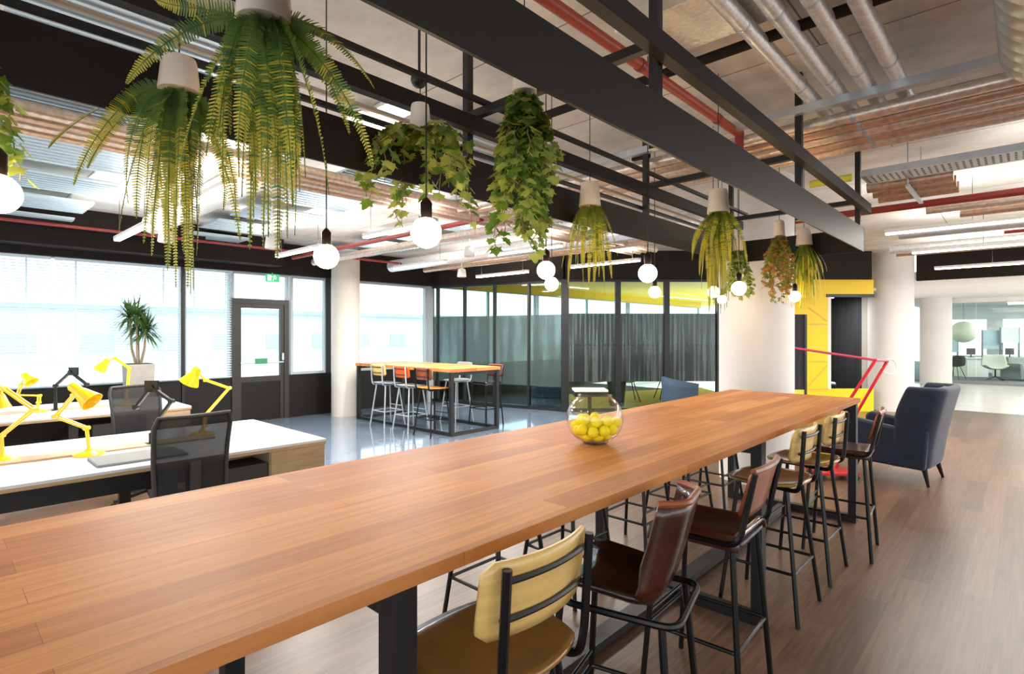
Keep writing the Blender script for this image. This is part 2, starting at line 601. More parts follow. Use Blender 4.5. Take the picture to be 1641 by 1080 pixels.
WINS = [(-4.0, -.62), (-.58, 2.91), (2.97, 3.68), (4.78, 5.52), (5.58, 8.05), (8.2, 12.0), (12.1, 17.0), (17.1, 22.8)]
for i, (a, b) in enumerate(WINS):
    t = thing('window_%d' % (i + 1), None, None, (WX, a, .82), kind='structure')
    L = b - a; H = TOP - .82
    mb = MB()
    fm = m_frame
    w = .02 if i not in (3, 4) else .05
    mb.box(-.08, .01, 0, w, 0, H).box(-.08, .01, L - w, L, 0, H).box(-.08, .01, w, L - w, 0, w).box(-.08, .01, w, L - w, H - w, H)
    if i in (5, 6, 7):
        mb.box(-.06, .0, L * .5 - .03, L * .5 + .03, w, H - w)
    mb.build('window_frame', m_framel, t, smooth=False)
    MB().box(-.045, -.035, w, L - w, w, H - w).build('pane', m_glass, t, smooth=False)
for y in (2.91, 5.52, 8.05):
    pass
mb = MB().box(WX - .1, WX + .03, 2.92, 2.96, .0, TOP)
struct(mb.build('trim_2', m_black, smooth=False), 'dark window mullion', 'mullion')
mb = MB().box(WX - .1, WX + .03, 5.50, 5.60, .82, TOP)
struct(mb.build('trim_3', m_frame, smooth=False), 'grey window mullion by the column', 'mullion')
mb = MB().box(WX - .12, WX + .06, 8.05, 8.24, 0, TOP)
struct(mb.build('trim_4', m_framel, smooth=False), 'grey post at the corner of the glass room', 'post')

# the glazed door
t = thing('door_1', None, None, (WX, 3.71, 0), kind='structure')
mb = MB().box(-.08, .03, 0, .09, 0, 2.24).box(-.08, .03, .94, 1.03, 0, 2.24).box(-.08, .03, .09, .94, 2.15, 2.24)
mb.build('door_frame', m_frame, t, smooth=False)
mb = MB().box(-.06, 0.01, .09, .16, .02, 2.15).box(-.06, 0.01, .87, .94, .02, 2.15).box(-.06, 0.01, .16, .87, 2.07, 2.15).box(-.06, 0.01, .16, .87, .72, .82)
mb.build('door_leaf_frame', m_frame, t, smooth=False)
MB().box(-.12, .03, .09, .94, 0, .02).build('threshold', m_frame, t, smooth=False)
MB().box(-.05, 0.0, .16, .87, .02, .72).build('kick_panel', m_spandrel, t, smooth=False)
MB().box(-.03, -.02, .16, .87, .82, 2.07).build('pane', m_glass, t, smooth=False)
mb = MB().tube([(0.06, .13, 1.07), (0.06, .91, 1.07)], .014, 8)
mb.tube([(0, .16, 1.07), (.06, .16, 1.07)], .012, 8).tube([(0, .89, 1.07), (.06, .89, 1.07)], .012, 8)
mb.build('push_bar', m_galv, t)
MB().box(.062, .078, .38, .6, 1.05, 1.15).build('push_bar_sign', m_green, t, smooth=False, label='small green plate on the bar')
MB().box(0.012, .05, .89, .925, 1.1, 1.24).build('door_handle', m_galv, t, bevel=.004)
t2 = thing('window_9', None, None, (WX, 3.71, 2.24), kind='structure')
mb = MB().box(-.08, .01, 0, .04, 0, .48).box(-.08, .01, .99, 1.03, 0, .48).box(-.08, .01, .04, .99, .44, .48)
mb.build('window_frame', m_framel, t2, smooth=False)
MB().box(-.045, -.035, .04, .99, 0, .44).build('pane', m_glass, t2, smooth=False)

# exit sign, hung under the head
t = thing('exit_sign', 'green emergency exit sign with white running figure above the glazed door', 'exit sign', (WX + .14, 4.25, 2.56))
MB().box(-.012, .012, 0, .25, 0, .14).build('sign_plate', m_green_sign, t, smooth=False)
mb = MB()
x = .0135
def flat(pts):
    mb.add([(x, a, b) for a, b in pts], [tuple(range(len(pts)))])
flat([(.03, .02), (.10, .02), (.10, .12), (.03, .12)])          # doorway
flat([(.15, .105), (.17, .105), (.17, .125), (.15, .125)])      # head
flat([(.135, .06), (.165, .06), (.17, .10), (.14, .10)])        # body
flat([(.12, .02), (.135, .02), (.155, .06), (.14, .065)])       # leg
flat([(.16, .06), (.175, .05), (.195, .055), (.195, .065), (.175, .062), (.165, .072)])
flat([(.165, .095), (.195, .08), (.2, .09), (.17, .107)])
flat([(.115, .085), (.14, .095), (.14, .104), (.11, .095)])
mb.build('running_figure', m_sign_w, t, smooth=False)
MB().box(-.004, .004, .12, .13, .14, .17).build('hanger', m_white_pl, t, smooth=False)

# blinds
BL = [(-4.0, -2.3, 'leftmost'), (-2.25, -.62, 'a'), (-.56, 1.23, 'b'), (1.27, 2.88, 'c'), (2.98, 3.70, 'd')]
BLN = ['white venetian blind outside the left of the frame', 'white venetian blind at the far left window edge',
       'wide white venetian blind behind the leftmost yellow lamps', 'white venetian blind behind the tall potted dracaena',
       'narrow white venetian blind directly left of the glazed door']
for (a, b, _), lb in list(zip(BL, BLN))[2:]:
    t = thing('venetian_blind', lb, 'blind', (WX + .05, a, .84), group='venetian blinds on the window wall')
    L = b - a
    MB().box(-.025, .025, 0, L, 1.83, 1.87).build('headrail', m_slat, t, smooth=False)
    mb = MB()
    for k in range(42):
        z = .05 + k * .0425
        mb.add([(-.018, .01, z + .008), (.018, .01, z - .008), (.018, L - .01, z - .008), (-.018, L - .01, z + .008)], [(0, 1, 2, 3)])
    mb.build('slats', m_slat, t, smooth=False)
    MB().box(-.02, .02, 0.01, L - .01, .0, .02).build('bottom_rail', m_slat, t, smooth=False)
    mb = MB()
    for f in (.15, .85):
        mb.box(.019, .021, L * f - .012, L * f + .012, .02, 1.83)
    mb.build('ladder_tape', m_slat, t, smooth=False)

# columns
def col_round(c, r, h, m, label, n=48):
    mb = MB().lathe([(r, 0), (r, h)], n, (c[0], c[1], 0))
    return struct(mb.build('trim_5', m), label, 'column')
col_round((-9.80, 5.66), .27, CEIL, m_colconc, 'round pale concrete column by the window wall')
for (x, y, h, lb) in ((-2.2, 6.32, CEIL, 'large white column at the end of the long table'), (-2.1, 13.95, CEIL, 'white column beside the yellow opening'), (-2.1, 21.9, 2.76, 'far white column beside the distant glass wall')):
    struct(MB().lathe([(.385 if y < 8 else .41, 0), (.385 if y < 8 else .41, h)], 64, (x, y, 0)).build('trim_6', m_column), lb, 'column')

# glass partitions ---------------------------------------------------
def partition(name, p, q, mull, film_z, film_m, label, w=.045, bottom=True, thick_first=False):
    p, q = Vector(p), Vector(q)
    d = q - p
    t = thing(name, label, 'glass partition', (p.x, p.y, 0), math.atan2(d.y, d.x), kind='structure')
    L = d.length
    mb = MB().box(0, L, -.04, .04, 0, .07).box(0, L, -.04, .04, TOP - .05, TOP)
    mb.build('rail', m_black, t, smooth=False)
    us = [0] + mull + [L]
    for i, u in enumerate(us[1:-1]):
        ww = w
        MB().box(u - ww / 2, u + ww / 2, -.045, .045, .07, TOP - .05).build('mullion', m_black, t, smooth=False)
    for i in range(len(us) - 1):
        a, b = us[i] + w / 2, us[i + 1] - w / 2
        MB().box(a, b, -.008, .004, .07, TOP - .05).build('pane', m_glass2, t, smooth=False)
        MB().box(a, b, -.0105, -.0085, film_z[0], film_z[1]).build('privacy_film', film_m, t, smooth=False)
    return t
A0 = (-10.28, 8.2, 0)
LA = (Vector((P0.x, P0.y, 0)) - Vector(A0)).length
# x pixels of the mullions -> distance along the wall
def along(p, d, px):
    r = R_ * ((px - 820.5) / F) + F_
    det = d.x * (-r.y) + r.x * d.y
    # p + u d = s r
    u = (p.x * r.y - p.y * r.x) / (d.y * r.x - d.x * r.y)
    return u
dA = (Vector((P0.x, P0.y, 0)) - Vector(A0)).normalized()
mA = [along(Vector(A0), dA, px) for px in (702, 745, 793, 848)]
partition('wall_glass_left', A0, P0, mA, (.50, 2.0), m_film2, 'glass wall with green-grey film beside the window wall')
mB = [along(P0, DD, px) for px in (990, 1068)]
partition('wall_glass_middle', P0, P0 + DD * 3.2, mB, (.62, 2.02), m_film, 'glass wall with dark patterned film behind the glass bowl', w=.11)
for (pp, nm) in ((P0, 'dark post where the two glass walls meet'), (P0 + DD * 3.2, 'dark post at the right end of the patterned glass wall')):
    mb = MB().box(-.075, .075, -.06, .06, 0, TOP)
    o = mb.build('trim_7', m_black, smooth=False); o.location = pp; o.rotation_euler = (0, 0, DA)
    struct(o, nm, 'post')
# dots line on middle film
t = bpy.data.objects['wall_glass_middle']
mb = MB()
for i in range(30):
    mb.box(.1 + i * .1, .13 + i * .1, -.0125, -.0108, 1.36, 1.39)
o = mb.build('safety_dots', m_black, t, smooth=False)
# bulkheads over partitions
def wall_seg(name, p, q, z0, z1, th, m, label, off=0.0):
    p, q = Vector(p), Vector(q)
    d = q - p
    mb = MB().box(0, d.length, -th / 2 + off, th / 2 + off, z0, z1)
    o = mb.build(name, m, smooth=False)
    o.location = (p.x, p.y, 0); o.rotation_euler = (0, 0, math.atan2(d.y, d.x))
    return struct(o, label, 'wall')
wall_seg('trim_8', A0, P0, TOP, CEIL, .2, m_dark, 'dark bulkhead above the left glass wall')
wall_seg('trim_9', P0, P0 + DD * 6.3, TOP, CEIL, .22, m_dark, 'dark bulkhead above the patterned glass and yellow wall')
mb = MB().box(-1.7, 7.0, 14.3, 14.42, TOP, CEIL)
struct(mb.build('trim_10', m_dark, smooth=False), 'dark fascia at the edge of the lower ceiling', 'fascia')

# yellow wall on the diagonal
t = thing('wall_yellow', 'bright yellow wall with a dark opening beside the white column', 'wall', (P0.x, P0.y, 0), DA, kind='structure')
U = lambda px: along(P0, DD, px)
u0, u1, u2, u3, u4, u5 = U(1154), U(1270), U(1288), U(1325), U(1331), U(1397)
mb = MB()
mb.box(u4, u5, -.06, .06, 2.42, TOP)
mb.box(u3, u4, -.06, .06, 2.42, TOP)
mb.box(u2 + .03, u3, -.06, .06, 0, TOP)
mb.box(u3, u5, -.06, .06, 0, .46)
mb.box(u1 - .7, u2 + .03, -.06, .06, 2.0, TOP)
mb.build('yellow_panel', m_yellow, t, smooth=False)
MB().box(u0, u1 - .7, -.06, .06, .0, TOP).box(u1 - .7, u2, -.06, .06, 0, .45).build('lime_panel', m_lime, t, smooth=False, label='lime green-yellow lower panel')
MB().box(u1 - .7, u2 + .03, -.05, .05, .45, 2.0).build('dark_pane', m_curtain, t, smooth=False, label='dark pane')
MB().box(u2 - .02, u2 + .03, -.07, .07, .0, 2.0).build('post', m_black, t, smooth=False)
mb = MB()
mb.box(u3 - .02, u3 + .05, -.065, .065, .46, 2.36)
mb.build('opening_jamb', m_cream, t, smooth=False)
MB().box(u3 - .05, u5, -.08, .07, 2.36, 2.42).build('opening_head', m_black, t, smooth=False)
mb = MB()
for (a, b) in (((u2 + .05, 1.80), (u3 - .03, 1.80)), ((u2 + .05, 1.03), (u3 - .03, 1.03)), ((u2 + .06, 2.15), (u3 - .03, 1.86)), ((u2 + .06, .52), (u3 - .03, .95)), ((u2 + .06, .46), (u3, .46))):
    mb.bar((a[0], -.063, a[1]), (b[0], -.063, b[1]), .004, .028, up=(0, 0, 1))
mb.build('painted_line', m_yline, t, smooth=False)
# room behind the opening
c0 = P0 + DD * 4.3 + DN * 2.9
wall_seg('wall_curtain', c0, c0 + DD * 2.6, 0, 2.5, .08, m_curtain, 'dark curtain wall seen through the yellow opening')
c0 = P0 + DD * 4.3 + DN * .1
q = [c0, c0 + DD * 2.6, c0 + DD * 2.6 + DN * 3.0, c0 + DN * 3.0]
struct(MB().prism([(p.x, p.y) for p in q], 2.5, 2.56).build('ceiling', m_white, smooth=False), 'white ceiling of the small dark room', 'ceiling')
struct(MB().prism([(p.x, p.y) for p in q], 0.003, .01).build('floor', m_grey_carpet, smooth=False), 'grey carpet of the small dark room', 'floor')
wall_seg('wall_side', P0 + DD * 6.9 + DN * .1, P0 + DD * 6.9 + DN * 3.0, 0, 2.5, .08, m_curtain, 'dark side wall of the small room')
wall_seg('wall_side', P0 + DD * 4.3 + DN * .1, P0 + DD * 4.3 + DN * 3.0, 0, 2.5, .08, m_curtain, 'dark side wall of the small room')
wall_seg('wall_middle', Vector((-2.6, 14.1, 0)), Vector((-3.3, 22.8, 0)), 0, TOP, .1, m_white, 'white wall behind the middle column')

# far glass wall
t = thing('wall_glass_far', 'distant full-height glass wall of the pale lounge', 'glass wall', (-3.2, 22.8, 0), 0, kind='structure')
MB().box(0, 10.2, -.05, .05, 0, .09).build('rail', m_fabricg, t, smooth=False)
MB().box(0, 10.2, -.05, .05, 2.6, 2.74).build('head_rail', m_white, t, smooth=False)
for i in range(5):
    MB().box(i * 2.04, i * 2.04 + 2.03, -.008, .008, .09, 2.6).build('pane', m_glass2, t, smooth=False)
mb = MB().box(-3.4, 7.0, 29.9, 30.0, 0, .7).box(-3.4, 7.0, 29.9, 30.0, 2.2, TOP)
for x in (-3.4, -1.2, 1.0, 3.2, 5.4):
    mb.box(x, x + .5, 29.9, 30.0, .7, 2.2)
struct(mb.build('wall_far', m_white, smooth=False), 'white rear wall of the distant lounge', 'wall')

# outside
tag(MB().box(-90, WX - .2, -40, 80, -.4, -.3).build('paving', m_ground, smooth=False), 'pale paving outside the windows', 'ground', kind='structure')
t = thing('office_building', 'pale low building with square windows across the street outside', 'building', (-42, -14, -.3))
MB().box(-8, 0, 0, 62, 0, 3.4).build('wall', m_build, t, smooth=False)
MB().box(-8.2, .3, -.3, 62.3, 3.4, 3.7).build('roof', m_framel, t, smooth=False)
for k in range(16):
    MB().box(-.05, .06, 2 + k * 3.7, 3.6 + k * 3.7, .8, 1.9).build('window', m_bwin, t, smooth=False)

# ------------------------------------------------------------------ long high table
TX0, TX1, TY0, TY1, TH = -2.14, -1.035, -1.1, 5.46, 1.05
t = thing('high_table', 'long oak-topped high table on black steel legs in the foreground', 'table', (-1.5875, 2.18, 0))
bx = -t.location.x; by = -t.location.y
def loc_box(mb, x0, x1, y0, y1, z0, z1):
    return mb.box(x0 + bx, x1 + bx, y0 + by, y1 + by, z0, z1)
mb = MB(); loc_box(mb, TX0, TX1, TY0, TY1, TH - .036, TH)
mb.build('tabletop', m_top, t, bevel=.002, smooth=False)
for y in (-1.6 + .75 + .2, .76, 3.14, 5.40):
    for x in (TX0 + .035, TX1 - .045):
        mb = MB(); loc_box(mb, x - .03, x + .03, y - .035, y + .035, 0.0, TH - .04)
        mb.build('leg', m_black, t, bevel=.003, smooth=False)
    mb = MB(); loc_box(mb, TX0 + .065, TX1 - .075, y - .03, y + .03, TH - .11, TH - .04)
    mb.build('cross_bar', m_black, t, smooth=False)
    mb = MB(); loc_box(mb, TX0 + .065, TX1 - .075, y - .03, y + .03, 0.0, .06)
    mb.build('foot_bar', m_black, t, smooth=False)
mb = MB(); loc_box(mb, -1.66, -1.56, -.6, 5.37, .012, .05)
mb.build('floor_rail', m_black, t, smooth=False)

# glass bowl with balls ---------------------------------------------
BC = Vector((-1.585, 2.30, TH))
t = thing('glass_bowl', 'round clear glass bowl half full of yellow balls on the long table', 'bowl', BC)
R = .143
prof = []
zc = .118
for i in range(19):
    a = -math.pi / 2 + .42 + i * (math.pi - .42 - .62) / 18
    prof.append((R * math.cos(a), zc + R * math.sin(a) * .93))
z0 = prof[0][1]
prof = [(r, z - z0 + .006) for r, z in prof]
rim = prof[-1]
prof += [(rim[0] + .004, rim[1] + .008)]
inner = [(max(.001, r - .004), z + (.006 if i < 3 else 0)) for i, (r, z) in enumerate(prof)][::-1]
full = [(0.0005, 0.0)] + [(prof[0][0], 0.0)] + prof + inner + [(.0005, inner[-1][1])]
MB().lathe(full, 48).build('bowl_shell', m_bowl, t)
rnd = random.Random(4)
zc2 = zc - z0 + .006
br = .0275
Rin = R - .006
balls = []
for i in range(30):
    balls.append(Vector((rnd.uniform(-.07, .07), rnd.uniform(-.07, .07), .06 + rnd.uniform(0, .25))))
for it in range(900):
    for b in balls:
        b.z -= .0012
    for rep in range(3):
        for i in range(len(balls)):
            for j in range(i + 1, len(balls)):
                d = balls[i] - balls[j]
                l = d.length
                if l < 2 * br:
                    d = d / max(l, 1e-6) * (2 * br - l) * .5
                    balls[i] += d; balls[j] -= d
        for b in balls:
            v = b - Vector((0, 0, zc2)); v.z /= .93
            if v.length > Rin - br:
                v = v.normalized() * (Rin - br)
                b.x, b.y, b.z = v.x, v.y, zc2 + v.z * .93
            if b.z < .014 + br:
                b.z = .014 + br
b0 = tag(MB().ball((0, 0, 0), br - .0004, 12).build('ball', m_ball), 'plain yellow ball piled in the glass bowl', 'ball', 'yellow balls in the glass bowl')
b0.location = BC + balls[0]
for b in balls[1:]:
    c = b0.copy(); COL.objects.link(c); c.location = BC + b

# ------------------------------------------------------------------ bar stools
def leg_set(t, top, bot, zt, m, foot_z, r=.0125, ring=True):
    for sx in (-1, 1):
        for sy in (-1, 1):
            MB().tube([(sx * top, sy * top, zt), (sx * bot, sy * bot, 0.0)], r, 8).build('leg', m, t)
    f = (zt - foot_z) / zt
    e = top + (bot - top) * f
    MB().tube(fillet([(-e, -e, foot_z), (e, -e, foot_z), (e, e, foot_z), (-e, e, foot_z)], .02, 4, True), .009, 8, True).build('footrest', m, t)
    e2 = top + (bot - top) * .52
    MB().tube([(-e2, -e2, zt * .48), (-e2, e2, zt * .48)], .008, 8).build('brace', m, t)

def seat_grid(w, d, z, dip=.012, front=.02, n=14):
    rows = []
    for i in range(n + 1):
        u = -1 + 2 * i / n
        row = []
        for j in range(n + 1):
            v = -1 + 2 * j / n
            # squircle mapping
            x = u * math.sqrt(max(0, 1 - .38 * v * v)) ; y = v * math.sqrt(max(0, 1 - .38 * u * u))
            r2 = x * x + y * y
            zz = z - dip * (1 - min(1, r2)) + .01 * max(0, x) ** 2 - front * max(0, -x - .55) ** 2 * 4
            row.append((x * d / 2 * 1.08, y * w / 2 * 1.08, zz))
        rows.append(row)
    return rows

def back_panel(w, z0, z1, x0, curve, lean, n=14, rc=.03):
    rows = []
    m = 8
    for i in range(m + 1):
        tt = i / m
        z = z0 + (z1 - z0) * tt
        hw = w / 2
        dz = min(z - z0, z1 - z)
        if dz < rc:
            hw -= rc - math.sqrt(max(0, rc * rc - (rc - dz) ** 2))
        row = []
        for j in range(n + 1):
            v = -1 + 2 * j / n
            y = v * hw
            x = x0 + lean * tt - curve * (y / (w / 2)) ** 2
            row.append((x, y, z))
        rows.append(row)
    return rows

GS = 'bar stools round the long table'
def stool_plywood(label, loc, rz, backm=m_tan, seatm=m_seat_tan, legm=m_steel, group=GS):
    t = thing('bar_stool', label, 'bar stool', loc, rz, group)
    MB().grid(seat_grid(.42, .40, .752)).build('seat', seatm, t, solid=.014)
    MB().grid(back_panel(.40, .885, 1.075, .205, .045, .03)).build('backrest', backm, t, solid=.012)
    for s in (-1, 1):
        pts = fillet([(.05, s * .13, .725), (.20, s * .155, .725), (.215, s * .16, .80), (.232, s * .16, 1.065)], .05, 5)
        MB().tube(pts, .0125, 8).build('back_post', legm, t)
    for z, xx in ((.935, .225), (1.03, .24)):
        pts = [(xx - .02 * (v * v), v * .155, z) for v in [k / 6 for k in range(-6, 7)]]
        MB().tube(pts, .0075, 6).build('back_strap', m_black, t)
    MB().tube(fillet([(-.13, -.13, .728), (.13, -.13, .728), (.13, .13, .728), (-.13, .13, .728)], .03, 4, True), .011, 8, True).build('seat_frame', legm, t)
    leg_set(t, .135, .215, .725, legm, .27)
    return t

def stool_leather(label, loc, rz, seatm=m_leather, backm=m_leather2, legm=m_steel, group=GS):
    t = thing('bar_stool', label, 'bar stool', loc, rz, group)
    rows = []
    for i in range(13):
        u = -1 + 2 * i / 12
        row = []
        for j in range(13):
            v = -1 + 2 * j / 12
            z = .765 - .012 * (1 - u * u) * (1 - v * v)
            if abs(v) > .8: z -= .05 * ((abs(v) - .8) / .2) ** 1.5
            if u < -.8: z -= .035 * ((-u - .8) / .2) ** 1.5
            row.append((u * .20, v * .20 * (1 - .04 * (u < 0)), z))
        rows.append(row)
    MB().grid(rows).build('seat', seatm, t, solid=.014)
    MB().grid(back_panel(.37, .845, 1.045, .215, .02, .055, rc=.02)).build('backrest', backm, t, solid=.016)
    MB().tube([(.272 - .02 * (v * v), v * .175, 1.045) for v in [k / 6 for k in range(-6, 7)]], .014, 8).build('back_roll', m_pot if False else m_leather2, t)
    for s in (-1, 1):
        pts = fillet([(-.02, s * .195, .735), (.20, s * .195, .735), (.225, s * .185, .86), (.262, s * .185, 1.04)], .06, 5)
        MB().tube(pts, .012, 8).build('back_post', legm, t)
    MB().tube(fillet([(-.17, -.17, .73), (.19, -.17, .73), (.19, .17, .73), (-.17, .17, .73)], .05, 4, True), .012, 8, True).build('seat_frame', legm, t)
    leg_set(t, .165, .215, .73, legm, .30, r=.013)
    return t

def stool_bucket(label, loc, rz, legm=m_steel):
    t = thing('bar_stool', label, 'bar stool', loc, rz, GS)
    path = [(-.19, .715), (-.12, .735), (-.02, .725), (.07, .715), (.12, .725), (.155, .77), (.18, .85), (.205, .94), (.225, 1.02), (.235, 1.06)]
    rows = []
    for i, (x, z) in enumerate(path):
        row = []
        k = i / (len(path) - 1)
        wd = .20 - .05 * min(1, k * 1.4)
        for j in range(13):
            v = -1 + 2 * j / 12
            lift = .05 * max(0, abs(v) - .45) ** 2 / .3
            fx = lift * min(1, max(0, (k - .3) / .35)); fz = lift * (1 - min(1, max(0, (k - .35) / .35)))
            row.append((x - fx * 1.6, v * wd, z + fz))
        rows.append(row)
    MB().grid(rows[:5]).build('seat', m_leatherd, t, solid=.014)
    MB().grid(rows[4:]).build('backrest', m_leather, t, solid=.014)
    MB().tube([(p[0], p[1], p[2] + .004) for p in rows[-1]], .012, 8).build('back_roll', m_leather2, t)
    MB().tube(fillet([(-.17, -.18, .70), (.22, -.18, .70), (.22, .18, .70), (-.17, .18, .70)], .06, 5, True), .012, 8, True).build('seat_frame', legm, t)
    leg_set(t, .17, .225, .70, legm, .27, r=.013)
    return t

stool_plywood('bar stool with curved pale plywood back nearest the camera', (-1.09, 1.06, 0), 0)
stool_bucket('bar stool with black seat and shiny dark brown leather shell back', (-1.03, 1.68, 0), math.radians(14))
stool_leather('bar stool with dark red leather seat and tan stitched leather back', (-1.06, 2.43, 0), math.radians(3))
stool_plywood('plywood-backed bar stool just beyond the red leather stool', (-1.12, 3.45, 0), 0)
stool_plywood('plywood-backed bar stool second from the far table end', (-1.12, 4.12, 0), 0)
stool_leather('brown leather-backed bar stool at the far table corner', (-1.02, 4.70, 0), math.radians(5))
def stool_backless(label, loc, rz):
    t = thing('bar_stool', label, 'bar stool', loc, rz, GS)
    MB().grid(seat_grid(.38, .36, .752)).build('seat', m_seat_tan, t, solid=.014)
    MB().tube(fillet([(-.13, -.13, .728), (.13, -.13, .728), (.13, .13, .728), (-.13, .13, .728)], .03, 4, True), .011, 8, True).build('seat_frame', m_steel, t)
    MB().tube(fillet([(.12, -.15, .73), (.2, -.15, .73), (.22, -.15, .80), (.22, .15, .80), (.2, .15, .73), (.12, .15, .73)], .03, 4), .010, 8).build('seat_handle', m_steel, t)
    leg_set(t, .135, .215, .725, m_steel, .27)
    return t

FS = ['window-side stool with legs seen left of the near plywood stool',
      'second stool on the window side, legs between the plywood and dark leather backs',
      'third stool on the window side, behind the dark leather stool',
      'fourth stool on the window side, legs above the red leather seat',
      'fifth stool on the window side, nearest the large white column']
for y, lb in zip((2.15, 2.78, 3.6, 4.3, 4.95), FS):
    stool_backless(lb, (-2.12, y, 0), math.pi)

# ------------------------------------------------------------------ second high table with stools
T2 = thing('high_table', 'square-framed high table with oak top beside the round column', 'table', (-7.88, 6.1, 0))
MB().box(-1.39, 1.39, -.54, .54, 1.0, 1.05).build('tabletop', m_top, T2, smooth=False)
for sx in (-1, 1):
    for sy in (-1, 1):
        MB().box(sx * 1.34 - .03, sx * 1.34 + .03, sy * .5 - .03, sy * .5 + .03, 0, 1.0).build('leg', m_black, T2, smooth=False)
    MB().box(sx * 1.34 - .025, sx * 1.34 + .025, -.47, .47, .0, .05).build('end_rail', m_black, T2, smooth=False)
    MB().box(sx * 1.34 - .025, sx * 1.34 + .025, -.47, .47, .95, 1.0).build('end_rail', m_black, T2, smooth=False)
for sy in (-1, 1):
    MB().box(-1.31, 1.31, sy * .5 - .025, sy * .5 + .025, .0, .05).build('floor_rail', m_black, T2, smooth=False)
G2 = 'bar stools at the far high table'
stool_plywood('pale-backed stool with grey seat nearest the round column', (-8.15, 5.52, 0), -math.pi / 2, m_tan, m_greyseat, m_galv, G2)
stool_plywood('orange-backed stool at the far high table', (-7.45, 5.50, 0), -math.pi / 2, m_orange, m_greyseat, m_galv, G2)
stool_plywood('brown-backed stool with orange seat near the right end of the far table', (-6.85, 5.48, 0), -math.pi / 2, m_leather2, mat('amber_seat', (214, 130, 50), .4), m_steel, G2)
stool_leather('dark leather stool on the glass side of the far high table', (-6.95, 6.75, 0), math.pi / 2, m_leatherd, m_leather, m_steel, G2)
stool_plywood('grey-backed stool on the glass side of the far high table', (-7.7, 6.72, 0), math.pi / 2, m_greyseat, m_greyseat, m_galv, G2)

# ------------------------------------------------------------------ desks
def desk_row(label, x0, x1, y0, y1, loc_name):
    t = thing('bench_desk', label, 'desk', ((x0 + x1) / 2, (y0 + y1) / 2, 0))
    w, l = (x1 - x0) / 2, (y1 - y0) / 2
    mb = MB(); mb.box(-w, w, -l, l, .713, .716)
    MB().box(-w, w, -l, l, .722, .74).build('desktop', m_desk, t, smooth=False)
    MB().box(-w, w, -l, l, .70, .722).build('desktop_edge', m_deskedge, t, smooth=False)
    e = MB().box(-w + .01, w - .01, l - .46, l - .01, .0, .70).build('end_cabinet', m_cabwood, t, smooth=False)
    MB().box(w - .009, w + .001, l - .45, l - .02, .05, .69).build('door', m_cabwood, e, smooth=False)
    MB().box(w - .3, w - .02, l - .95, l - .47, .08, .62).build('drawer_unit', m_cabdark, t, smooth=False)
    for y in (-l + .3, 0.05, l - 1.1):
        for x in (-w + .1, w - .12):
            MB().box(x - .03, x + .03, y - .04, y + .04, 0, .70).build('leg', m_cabdark, t, smooth=False)
    MB().box(-.04, .04, -l + .1, l - .6, .42, .66).build('cable_tray', m_cabdark, t, smooth=False)
    MB().box(-.14, .06, -l + 1.6, l - .62, .7405, .752).build('centre_strip', m_deskedge, t, smooth=False)
    return t
desk_row('white bench desk with wooden end cabinet nearest the long table', -5.68, -4.2, -3.0, 2.25, '')
desk_row('white bench desk row by the windows in front of the tall planter', -8.75, -7.28, -3.0, 2.17, '')
tag(MB().box(-.17, .17, -.26, .26, 0, .016).build('laptop', m_fabricg, bevel=.004), 'closed grey laptop on the near bench desk by the mesh chair', 'laptop').location = (Ph(222, 733, .74).x, Ph(222, 733, .74).y, .741)

# desk lamps
def lamp(label, base, pts, z, hd, shade_len=.17, r0=.035, r1=.085, armr=.008, base_h=.74):
    """pts: picture positions of the arm joints at distance z; hd: narrow and open end of the shade"""
    b = Ph(base[0], base[1], base_h); b.z = base_h
    t = thing('desk_lamp', label, 'desk lamp', (b.x, b.y, b.z + .001), group='yellow desk lamps on the bench desks')
    off = Vector((b.x, b.y, b.z + .001))
    J = [Pz(p[0], p[1], z) - off for p in pts]
    MB().lathe([(.095, 0), (.095, .008), (.085, .018), (.03, .03), (.014, .05)], 28).build('lamp_base', m_lamp_y, t)
    MB().tube([(0, 0, .02), J[0]], .012, 8).build('stem', m_lamp_y, t)
    side = F_ * .016
    for i in range(len(J) - 1):
        m = MB()
        m.tube([J[i] + side, J[i + 1] + side], armr, 6).tube([J[i] - side, J[i + 1] - side], armr, 6)
        m.build('arm', m_lamp_y, t)
    for j in J:
        MB().tube([j - side * 1.4, j + side * 1.4], .015, 10).build('joint', m_lamp_y, t)
    a, c = Pz(hd[0][0], hd[0][1], z) - off, Pz(hd[1][0], hd[1][1], z) - off
    ax = (c - a).normalized()
    M4 = Matrix.Translation(a) @ ax.to_track_quat('Z', 'Y').to_matrix().to_4x4()
    L = (c - a).length
    prof = [(.002, -.01), (r0 * .8, -.005), (r0, .01), (r0, L * .35), (r0 * 1.25, L * .45), (r1 * .8, L * .75), (r1, L), (r1 * .96, L), (r1 * .76, L * .75), (r0 * 1.2, L * .46), (.002, L * .4)]
    sh = MB().lathe(prof, 28, M4=M4).build('lamp_shade', m_lamp_y, t)
    MB().tube([J[-1], a + ax * L * .2], .009, 6).build('shade_bracket', m_lamp_y, t)
    return t
lamp('yellow desk lamp with wide shade in front of the mesh office chair', (143, 729), [(139, 686), (89, 667), (119, 633)], 3.9, ((115, 618), (148, 644)), r1=.075)
lamp('yellow desk lamp at the left picture edge on the near desk', (4, 738), [(2, 698), (55, 656), (6, 622)], 3.73, ((-8, 618), (-2, 655)), r1=.07)
lamp('small yellow desk lamp on the window desk at far left', (58, 660), [(62, 645), (63, 634), (28, 633), (34, 616)], 6.05, ((38, 600), (51, 613)), r1=.07)
lamp('yellow desk lamp standing upright in front of the tall grey planter', (201, 649), [(203, 638), (207, 590), (184, 574)], 6.64, ((172, 577), (160, 592)), r1=.07)
